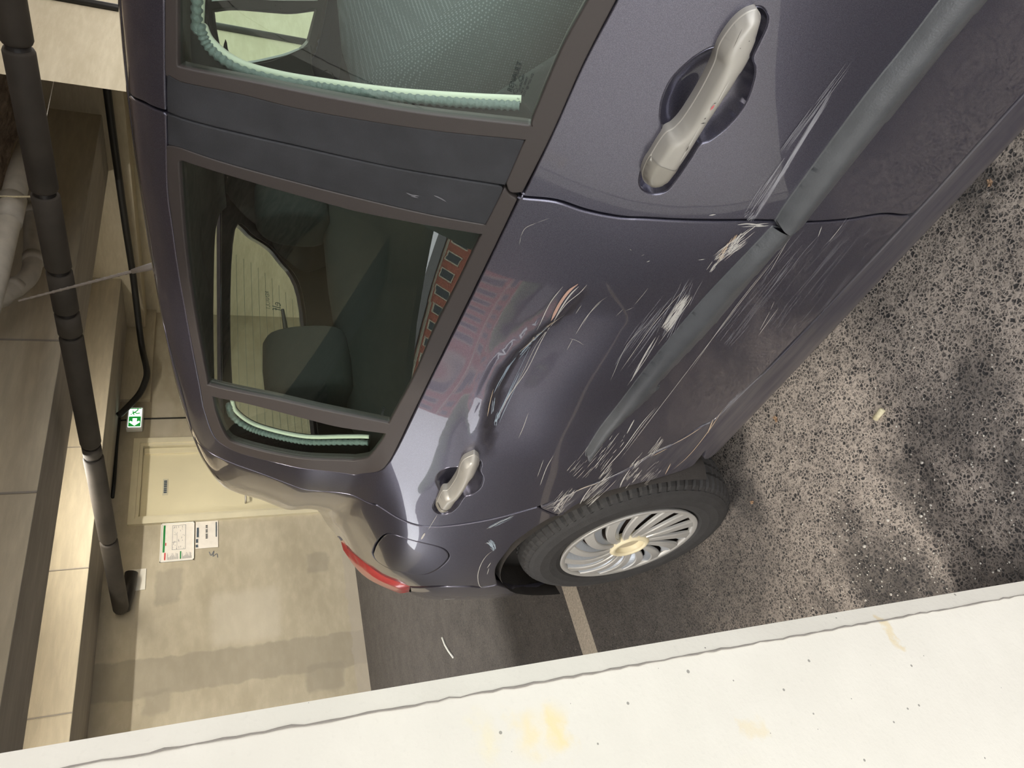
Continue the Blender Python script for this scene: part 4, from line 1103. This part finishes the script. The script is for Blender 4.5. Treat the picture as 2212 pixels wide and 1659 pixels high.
# right front seat, tipped back so that its side shows in the window
backp = roundpoly([(.02,.62),(.12,.80),(.24,.92),(.40,1.03),(.52,1.125),(.60,1.13),(.63,1.06),(.56,.94),(.42,.80),(.30,.66),(.20,.50),(.05,.50)])
sb = part(cushion(1.16, .46, backp, 'front_seat', 'seat'))
cushion(.945, .04, roundpoly([(.30,.74),(.40,.86),(.47,.93),(.545,1.0),(.60,1.05),(.58,.94),(.48,.80),(.36,.66)]), 'side_panel', 'seatplain', sb)
cushion(1.16, .48, roundpoly([(-.38,.46),(-.36,.56),(-.1,.57),(.12,.60),(.20,.50),(.1,.40),(-.3,.38)]), 'seat_cushion', 'seatplain', sb)
sb2 = part(cushion(2*XC-1.16, .46, [(y-.1, z) for y, z in backp], 'front_seat', 'seatplain'))
# rear bench and headrests
rb = part(cushion(XC, 1.16, roundpoly([(1.0,.52),(1.18,.60),(1.32,.80),(1.40,.97),(1.47,1.02),(1.54,.98),(1.46,.80),(1.34,.56),(1.2,.42),(1.0,.42)]), 'rear_bench', 'headrest'))
hz0 = [at_y(x, y, 1.46) for x, y in ((572, 735), (566, 860), (765, 735), (765, 860))]
xa_, xb_ = float(min(p[0] for p in hz0)), float(max(p[0] for p in hz0))
for (cx_) in ((xa_+xb_)/2, XC, 2*XC-(xa_+xb_)/2):
    if cx_ == XC: continue
    o = cushion(cx_, abs(xb_-xa_)*1.02, roundpoly([(1.41,1.02),(1.40,1.12),(1.43,1.205),(1.49,1.215),(1.53,1.15),(1.52,1.02)]), 'headrest', 'headrest', rb)
    o.matrix_parent_inverse = Matrix.Identity(4)
# cream pillar edges and ribbed seals just inside the glass
def inner_line(pts, off, r, m, flat=.5, name='door_seal'):
    q = resample(np.array([p for p in catmull([PT(p, -off) for p in pts], 6)]), .01, False); P_, a_, b_, n_ = frame(surf, q[:, 0], q[:, 1])
    q2 = catmull([tuple(p) for p in P_-n_*off], 3); rr_ = [r*(1.+(.22 if (i//2) % 2 else -.05)*(m == 'sealdot')) for i in range(len(q2))]
    return part(MB().tube(q2, rr_, 10, True, flat).obj(name, m, None, True))
inner_line([('s',-.3,sRail-.05),('s',.1,sRail-.05),(430,2),(440,60),(464,98),(520,136),(600,160),(700,177),(850,197),(1000,208),(1126,214)], .040, .0045, 'cream', 1., 'pillar_edge')
inner_line([('s',-.3,sRail-.042),('s',.1,sRail-.042),(420,2),(431,60),(455,106),(514,148),(600,173),(700,189),(850,209),(1000,221),(1122,228)], .036, .0055, 'sealdot', 1.)
inner_line(CRQ, .04, .004, 'cream', 1., 'pillar_edge')
inner_line([(492,876),(503,903),(548,931),(613,949),(689,958),(794,958)], .036, .0055, 'sealdot', 1.)

# ---------------- lettering on the glass
def text_mesh(body, size, m, name, origin, ex_, ey_, parent):
    cu = bpy.data.curves.new(name, 'FONT'); cu.body = body; cu.size = size; cu.extrude = 0.; cu.resolution_u = 2
    o = bpy.data.objects.new(name+'_tmp', cu); COL.objects.link(o); bpy.context.view_layer.update()
    dg = bpy.context.evaluated_depsgraph_get(); me = bpy.data.meshes.new_from_object(o.evaluated_get(dg)); bpy.data.objects.remove(o)
    ex_ = np.array(ex_)/np.linalg.norm(ex_); ey_ = np.array(ey_); ey_ = ey_-ex_*(ex_@ey_); ey_ /= np.linalg.norm(ey_)
    V = [tuple(np.array(origin)+ex_*v.co.x+ey_*v.co.y) for v in me.vertices]; F = [tuple(p.vertices) for p in me.polygons]
    bpy.data.meshes.remove(me)
    return mesh_obj(name, V, F, m, parent)
def glass_text(body, p0, p1, up, size, parent, m='print'):
    def W(p):
        q = PT(p); P_, a_, b_, n_ = frame(surf, q[:1], q[1:]); return P_[0]-n_[0]*.0035
    a, b, c = W(p0), W(p1), W(up)
    return text_mesh(body, size, m, 'glass_lettering', a, b-a, c-a, parent)
glass_text('RENAULT', (1105,203), (1121,160), (1090,200), .0082, fd)
glass_text('T', (1117,192), (1124,173), (1103,190), .0042, fd)
glass_text('DURACAM', (1123,201), (1130,180), (1110,198), .0040, fd)
glass_text('43 R - 00097', (1128,206), (1140,176), (1115,202), .0038, fd)
glass_text('DOT 511 M2S2 AS2', (1132,212), (1148,176), (1118,208), .0034, fd)
glass_text('D', (1141,196), (1147,183), (1128,193), .0036, fd)
glass_text('E', (1121,219), (1124,212), (1111,217), .0040, fd)
for (c_, h_) in (((1113,200), 6), ((1125,173), 6)):
    q = [PT((c_[0]-3*h_/6, c_[1]+h_)), PT((c_[0]-h_*.8, c_[1]-2)), PT((c_[0]+3*h_/6, c_[1]-h_)), PT((c_[0]+h_*.8, c_[1]+2))]
    q = np.array(q+[q[0]]); P_, _, _, n_ = frame(surf, q[:, 0], q[:, 1])
    MB().tube([tuple(p) for p in P_-n_*.0035], .0003, 4).obj('diamond_mark', 'print', fd)
glass_text('RENAULT', (826,903), (833,880), (815,898), .006, rd)
P_, a_, b_, n_ = frame(rearf, np.array([.40]), np.array([1.115]))
text_mesh('elf', .045, 'printfaint', 'rear_sticker', P_[0]+n_[0]*.004, (-1, 0, 0), (0, -.3, 1), tg)
P_, a_, b_, n_ = frame(rearf, np.array([.40]), np.array([1.155]))
text_mesh('RENAULT', .02, 'printfaint', 'rear_sticker', P_[0]+n_[0]*.004, (-1, 0, 0), (0, -.3, 1), tg)

# ---------------- scratches: thin bared lines lying on the paint
def ribbons(items, m, parent, name, dsp=None, lift=.0009, off=0.):
    mb = MB()
    for it in items:
        pts, wpx = it
        try: q = np.array([pxs(p[0], p[1], off) for p in pts])
        except RuntimeError: continue
        if len(q) > 2: q = np.array(catmull(q, 4))
        q = resample(q, .008, False)
        if len(q) < 3: q = np.array([q[0], (q[0]+q[-1])/2, q[-1]])
        P_, a_, b_, n_ = frame(surf, q[:, 0], q[:, 1])
        h = np.full(len(q), lift+off)
        if dsp is not None: h = h-dsp(q[:, 0], q[:, 1])
        P_ = P_+n_*h[:, None]
        e = np.gradient(q, axis=0); e /= np.maximum(np.linalg.norm(e, axis=1, keepdims=True), 1e-9); sd = a_*e[:, 1:]-b_*e[:, :1]
        n = len(q); t = np.linspace(0, 1, n); wd = wpx*.00031*np.linalg.norm(P_-CAMP, axis=1)*np.clip(np.minimum(t, 1-t)*4+.15, 0, 1)
        V = [tuple(p) for p in P_-sd*wd[:, None]]+[tuple(p) for p in P_+sd*wd[:, None]]
        mb.add(V, [(i, i+1, n+i+1, n+i) for i in range(n-1)])
    if not mb.V: return None
    o = mb.obj(name, m, parent); o['kind'] = 'stuff'; return o
def fan(p0, p1, wd, k, jit, rng_, wpx=(.6, 1.6), lmin=.3):
    """a bundle of k roughly parallel lines between two pixel points"""
    out = []; p0 = np.array(p0, float); p1 = np.array(p1, float); d = p1-p0; L_ = np.linalg.norm(d); d /= L_; nn = np.array([-d[1], d[0]])
    for _ in range(k):
        a = rng_.random()*(1-lmin); b = min(1, a+lmin+(1-lmin)*rng_.random()*rng_.random())
        o_ = (rng_.random()-.5)*wd; j = (rng_.random()-.5)*jit
        A = p0+d*L_*a+nn*(o_+j*.5); B_ = p0+d*L_*b+nn*(o_-j*.5); M_ = (A+B_)/2+nn*(rng_.random()-.5)*jit*.6
        out.append(([tuple(A), tuple(M_), tuple(B_)], wpx[0]+(wpx[1]-wpx[0])*rng_.random()))
    return out
rg = random.Random(11)
W = []; FA = []; WA = []; PK = []; BL = []
PK += [([(1248,612),(1228,628),(1208,655),(1190,690)], 7.0)]
W += [([(1250,617),(1232,634),(1212,662),(1196,692)], 3.2), ([(1216,617),(1190,650),(1172,685),(1159,710)], 1.9)]
W += [([(1268,613),(1252,632),(1225,652),(1204,678)], 1.6), ([(1258,668),(1246,692)], 1.2), ([(1300,655),(1275,690),(1246,735)], 1.6), ([(1240,744),(1227,767)], 1.1), ([(1232,744),(1248,747),(1263,754)], .9)]
W += [([(1160,480),(1135,492),(1125,510)], .9), ([(1187,470),(1160,480)], .7), ([(1125,510),(1122,528)], .8)]
W += [([(1220,682),(1180,735),(1140,812),(1100,870),(1078,915)], 1.7), ([(1205,700),(1160,760),(1130,820),(1095,880)], 1.0)]
BL += fan((1186,705),(1118,790),8,9,3,rg) + fan((1118,770),(1066,856),7,9,3,rg) + fan((1160,745),(1075,925),10,9,3,rg,(.5,1.1))
BL += fan((1068,862),(1064,900),6,8,3,rg,(.5,1.1)) + fan((1080,895),(1072,932),10,10,4,rg,(.5,1.2))
W += [([(1143,902),(1133,930),(1121,954)], 1.0)]
WA += [([(1066,838),(1058,870),(1053,898)], 1.2), ([(1208,695),(1160,735),(1122,760)], 1.3)]
# rubbed band above the strip
W += fan((1640,487),(1545,560),22,22,8,rg,(.8,2.4)) + fan((1600,487),(1660,484),6,5,2,rg,(1,2.2)) + [([(1592,484),(1618,482),(1652,487)], 3.0)]
WA += fan((1590,503),(1550,562),8,16,3,rg,(1.,2.6),.25)
W += fan((1605,500),(1570,545),16,14,6,rg,(1.2,3.0)) + fan((1560,545),(1530,585),14,14,6,rg,(.5,1.4))
W += fan((1490,634),(1435,712),20,70,5,rg,(.7,2.0),.22) + fan((1484,642),(1446,700),9,26,3,rg,(1.2,2.8),.3)
FA += fan((1500,590),(1430,730),46,30,8,rg,(.6,1.3)) + fan((1460,640),(1340,800),50,26,6,rg,(.6,1.3))
W += [([(1416,728),(1390,770),(1362,822)], 4.5), ([(1424,724),(1400,765),(1354,832)], 1.6), ([(1490,610),(1420,690),(1340,800)], 1.2), ([(1402,700),(1355,745),(1318,822)], 1.0), ([(1480,665),(1420,745)], 1.0)]
W += [([(1312,642),(1290,665),(1262,715)], 1.1), ([(1400,620),(1370,660)], .8), ([(1370,665),(1352,675)], 1.0), ([(1348,670),(1332,690)], .8)]
W += [([(1396,565),(1404,562)], 2.2), ([(1508,560),(1522,558)], 2.0), ([(1360,537),(1364,540)], 1.5), ([(1531,464),(1545,462)], 4.), ([(1385,552),(1392,548)], 1.2)]
# front door: rubbed line above the strip
FR = fan((1800,190),(1630,470),10,30,4,rg,(.8,2.0)) + fan((1700,340),(1615,470),26,26,6,rg,(.6,1.5)) + fan((1632,455),(1612,474),22,16,5,rg,(1,2))
FRF = fan((1850,110),(1690,330),18,18,4,rg,(.6,1.4))
# below the strip and along the door foot
W2 = [([(1718,497),(1640,600),(1500,780),(1340,990)], 1.3), ([(1660,570),(1560,700),(1490,800)], 1.1), ([(1700,520),(1660,590)], 1.0)]
FA2 = fan((1760,490),(1560,740),46,34,8,rg,(.5,1.2), .08) + fan((1880,470),(1680,720),90,30,8,rg,(.5,1.1), .06)
W2 += [([(1680,665),(1636,724)], 1.6), ([(1662,672),(1640,712)], 1.2), ([(1672,650),(1664,668)], 1.0), ([(1774,487),(1766,510)], 1.8), ([(1818,484),(1790,520)], 1.3)]
W2 += [([(1370,906),(1354,936)], 3.2), ([(1415,880),(1385,915),(1345,970),(1318,1000),(1300,1022)], 2.4), ([(1422,876),(1392,912),(1350,970)], 1.1)]
W2 += fan((1345,935),(1285,1010),30,24,2,rg,(.6,1.5), .08) + fan((1310,950),(1240,1030),46,20,2,rg,(.5,1.2), .08)
W2 += [([(1195,984),(1180,1010),(1166,1048)], 1.4), ([(1174,992),(1160,1030)], .9)]
W2 += [([(1172,1098),(1215,1076),(1250,1058),(1290,1042),(1330,1024),(1362,1008)], 2.2), ([(1362,1008),(1392,988),(1420,972),(1450,958)], 2.2)]
WA2 = [([(1450,960),(1480,944),(1515,922)], 3.0), ([(1236,1065),(1262,1052),(1290,1044)], 2.5), ([(1410,984),(1440,968)], 2.2)]
W2 += fan((1432,938),(1400,985),14,12,2,rg,(.7,1.8)) + fan((1325,995),(1296,1036),12,10,2,rg,(.7,1.8)) + fan((1392,978),(1362,1014),12,12,2,rg,(.7,1.8))
# arch lip
W3 = fan((1330,1020),(1262,1085),24,26,2,rg,(.6,1.7), .2) + fan((1380,1005),(1345,1050),22,22,2,rg,(.6,1.7), .2) + fan((1430,1000),(1385,1042),26,22,2,rg,(.6,1.5), .15)
W3 += fan((1240,1050),(1200,1098),26,26,2,rg,(.6,1.6), .2) + fan((1222,1078),(1200,1108),20,16,2,rg,(.6,1.6), .25) + [([(1174,1100),(1200,1094),(1212,1106)], 1.6), ([(1278,1048),(1262,1070),(1252,1088)], 3.0), ([(1360,1012),(1345,1035),(1338,1052)], 3.2)]
WA3 = [([(1560,885),(1530,930),(1490,980),(1455,1012)], 2.0), ([(1540,905),(1528,935)], 3.), ([(1448,1000),(1436,1024)], 2.5)]
FA3 = fan((1260,1050),(1190,1100),30,26,3,rg,(.6,1.4), .15) + fan((1640,810),(1560,890),10,10,3,rg,(.8,1.6), .3)
# quarter panel
W4 = [([(1112,1112),(1085,1124),(1050,1142)], 1.1), ([(1047,1173),(1060,1170)], 2.0), ([(918,1150),(910,1164)], 4.0), ([(945,1110),(925,1143)], .9), ([(1068,1186),(1050,1200),(1037,1222),(1032,1247),(1040,1268),(1073,1261)], 1.4), ([(1060,1214),(1052,1226)], 1.4), ([(1056,1226),(1052,1240)], 1.2)]
BL4 = fan((1054,1166),(1070,1186),12,22,6,rg,(.8,2.0)) + fan((1112,1112),(1055,1140),6,16,4,rg,(.6,1.2))
FA4 = fan((1040,1268),(1120,1286),10,8,4,rg,(.6,1.2))
MT['scrgrey'] = m_scratch('grey_scrape', srgb(150, 150, 156), .6)
ribbons(PK, 'scrpink', rd, 'paint_scrape', dent, .0011); ribbons(W, 'scr', rd, 'paint_scratches', dent, .0013); ribbons(WA, 'scrwarm', rd, 'primer_scratches', dent, .0011); ribbons(BL, 'scrblue', rd, 'dent_scuffs', dent, .0012); ribbons(FA, 'scrfaint', rd, 'faint_scratches', dent)
ribbons(W2, 'scr', rd, 'paint_scratches', dent, .0013); ribbons(WA2, 'scrwarm', rd, 'primer_scratches', dent, .0013); ribbons(FA2, 'scrfaint', rd, 'faint_scratches', dent)
sill_o = [o for o in car.children if o.name.startswith('sill_panel')][0]
ribbons(W3, 'scr', sill_o, 'paint_scratches', soft, .0013); ribbons(WA3, 'scrwarm', sill_o, 'primer_scratches', soft, .0013); ribbons(FA3, 'scrfaint', sill_o, 'faint_scratches', soft)
ribbons(W4, 'scr', qo, 'paint_scratches', soft, .0013); ribbons(BL4, 'scrblue', qo, 'pale_scuffs', soft, .0012)
ribbons(FR, 'scrfaint', fd, 'faint_scratches', soft); ribbons(FRF, 'scrgrey', fd, 'faint_scratches', soft)

ribbons([([(878,413),(890,418),(906,420)], 3.), ([(888,420),(904,424)], 3.), ([(938,419),(950,424),(964,432)], 3.)], 'scrgrey', rd, 'cover_scuffs', None, .0035)
ribbons([([(1545,226),(1536,238)], 5.)], 'scrred', fd, 'red_smear', None, .001, .0315)
ribbons([([(1549,222),(1543,224)], 2.), ([(1515,267),(1526,265)], 2.5), ([(1522,258),(1527,254)], 2.), ([(1490,314),(1482,328)], 2.2), ([(1621,88),(1619,90)], 2.), ([(1601,103),(1600,106)], 1.6), ([(1604,62),(1596,80),(1585,104)], .8)], 'scrdark', fd, 'handle_chips', None, .001, .0315)
ribbons([([(1577,175),(1560,205),(1552,222)], 1.4), ([(1515,270),(1492,312),(1470,350)], 1.2)], 'scr', fd, 'handle_scratches', None, .001, .031)

# ---------------- small things on the floor
def ground(px_, py_): return at_z(px_, py_, 0.)
p = ground(1903, 895)
o = tag(MB().tube([(-.014, 0, 0), (.014, 0, 0)], .0065, 14).obj('cork_stub', 'cork', None, True), 'pale stub of cork lying on the asphalt', 'litter'); o.location = (p[0], p[1], .0068); o.rotation_euler.z = radians(100)
p = ground(970, 1398); q_ = [ground(x, y) for x, y in ((957, 1377), (963, 1393), (970, 1405), (981, 1420))]
tag(MB().tube([(a[0], a[1], .006) for a in q_], .006, 8).obj('plastic_strip', 'white', None, True), 'bent white plastic strip on the floor behind the car', 'litter')
for k, (x, y, s_) in enumerate(((1677, 905, .012), (1626, 1085, .009), (2140, 395, .010))):
    p = ground(x, y); t = MB(); n = 8
    V = [(0, 0, .002)]+[(s_*cos(2*pi*i/n)*(1 if i % 2 else .7), .5*s_*sin(2*pi*i/n), .001+.004*(i % 2)) for i in range(n)]
    t.add(V, [(0, 1+i, 1+(i+1) % n) for i in range(n)])
    o = tag(t.obj('leaf_scrap', 'leafbrown'), ['brown leaf scrap beside the scraped sill', 'brown leaf scrap beside the tyre', 'brown leaf scrap under the front door'][k], 'leaf', 'leaf scraps on the asphalt'); o.location = (p[0], p[1], 0); o.rotation_euler.z = k*1.3
gr = MB(); rq = random.Random(21)
for k in range(520):
    u = rq.random()
    x = 1660+550*rq.random(); y = 700+620*(rq.random()**.6)
    if rq.random() < .35: x = 1780+260*rq.random(); y = 1060+230*rq.random()
    if y > 1345-(x-1652)*.16-6: continue
    p = ground(x, y); r_ = .0009+.0016*rq.random()**2
    if rq.random() < .03: r_ *= 2.2
    bm = bmesh.new(); bmesh.ops.create_icosphere(bm, subdivisions=1, radius=r_)
    for v in bm.verts: v.co = Vector((v.co.x*(.7+.6*rq.random()), v.co.y*(.7+.6*rq.random()), v.co.z*.7))+Vector((p[0], p[1], r_*.5))
    bm.verts.index_update(); gr.add([v.co[:] for v in bm.verts], [[v.index for v in f.verts] for f in bm.faces]); bm.free()
tag(gr.obj('grit', 'pebble'), 'scattered pale grit on the asphalt by the wall end', 'grit', kind='stuff')

# the car and what lies by it were measured in the car's own axes: turn them into the garage's
bpy.context.view_layer.update()
for o in list(SC.objects):
    if o.parent is None and (o.name.split('.')[0] in ('car', 'cork_stub', 'plastic_strip', 'leaf_scrap', 'grit')):
        o.matrix_world = RZ @ o.matrix_world
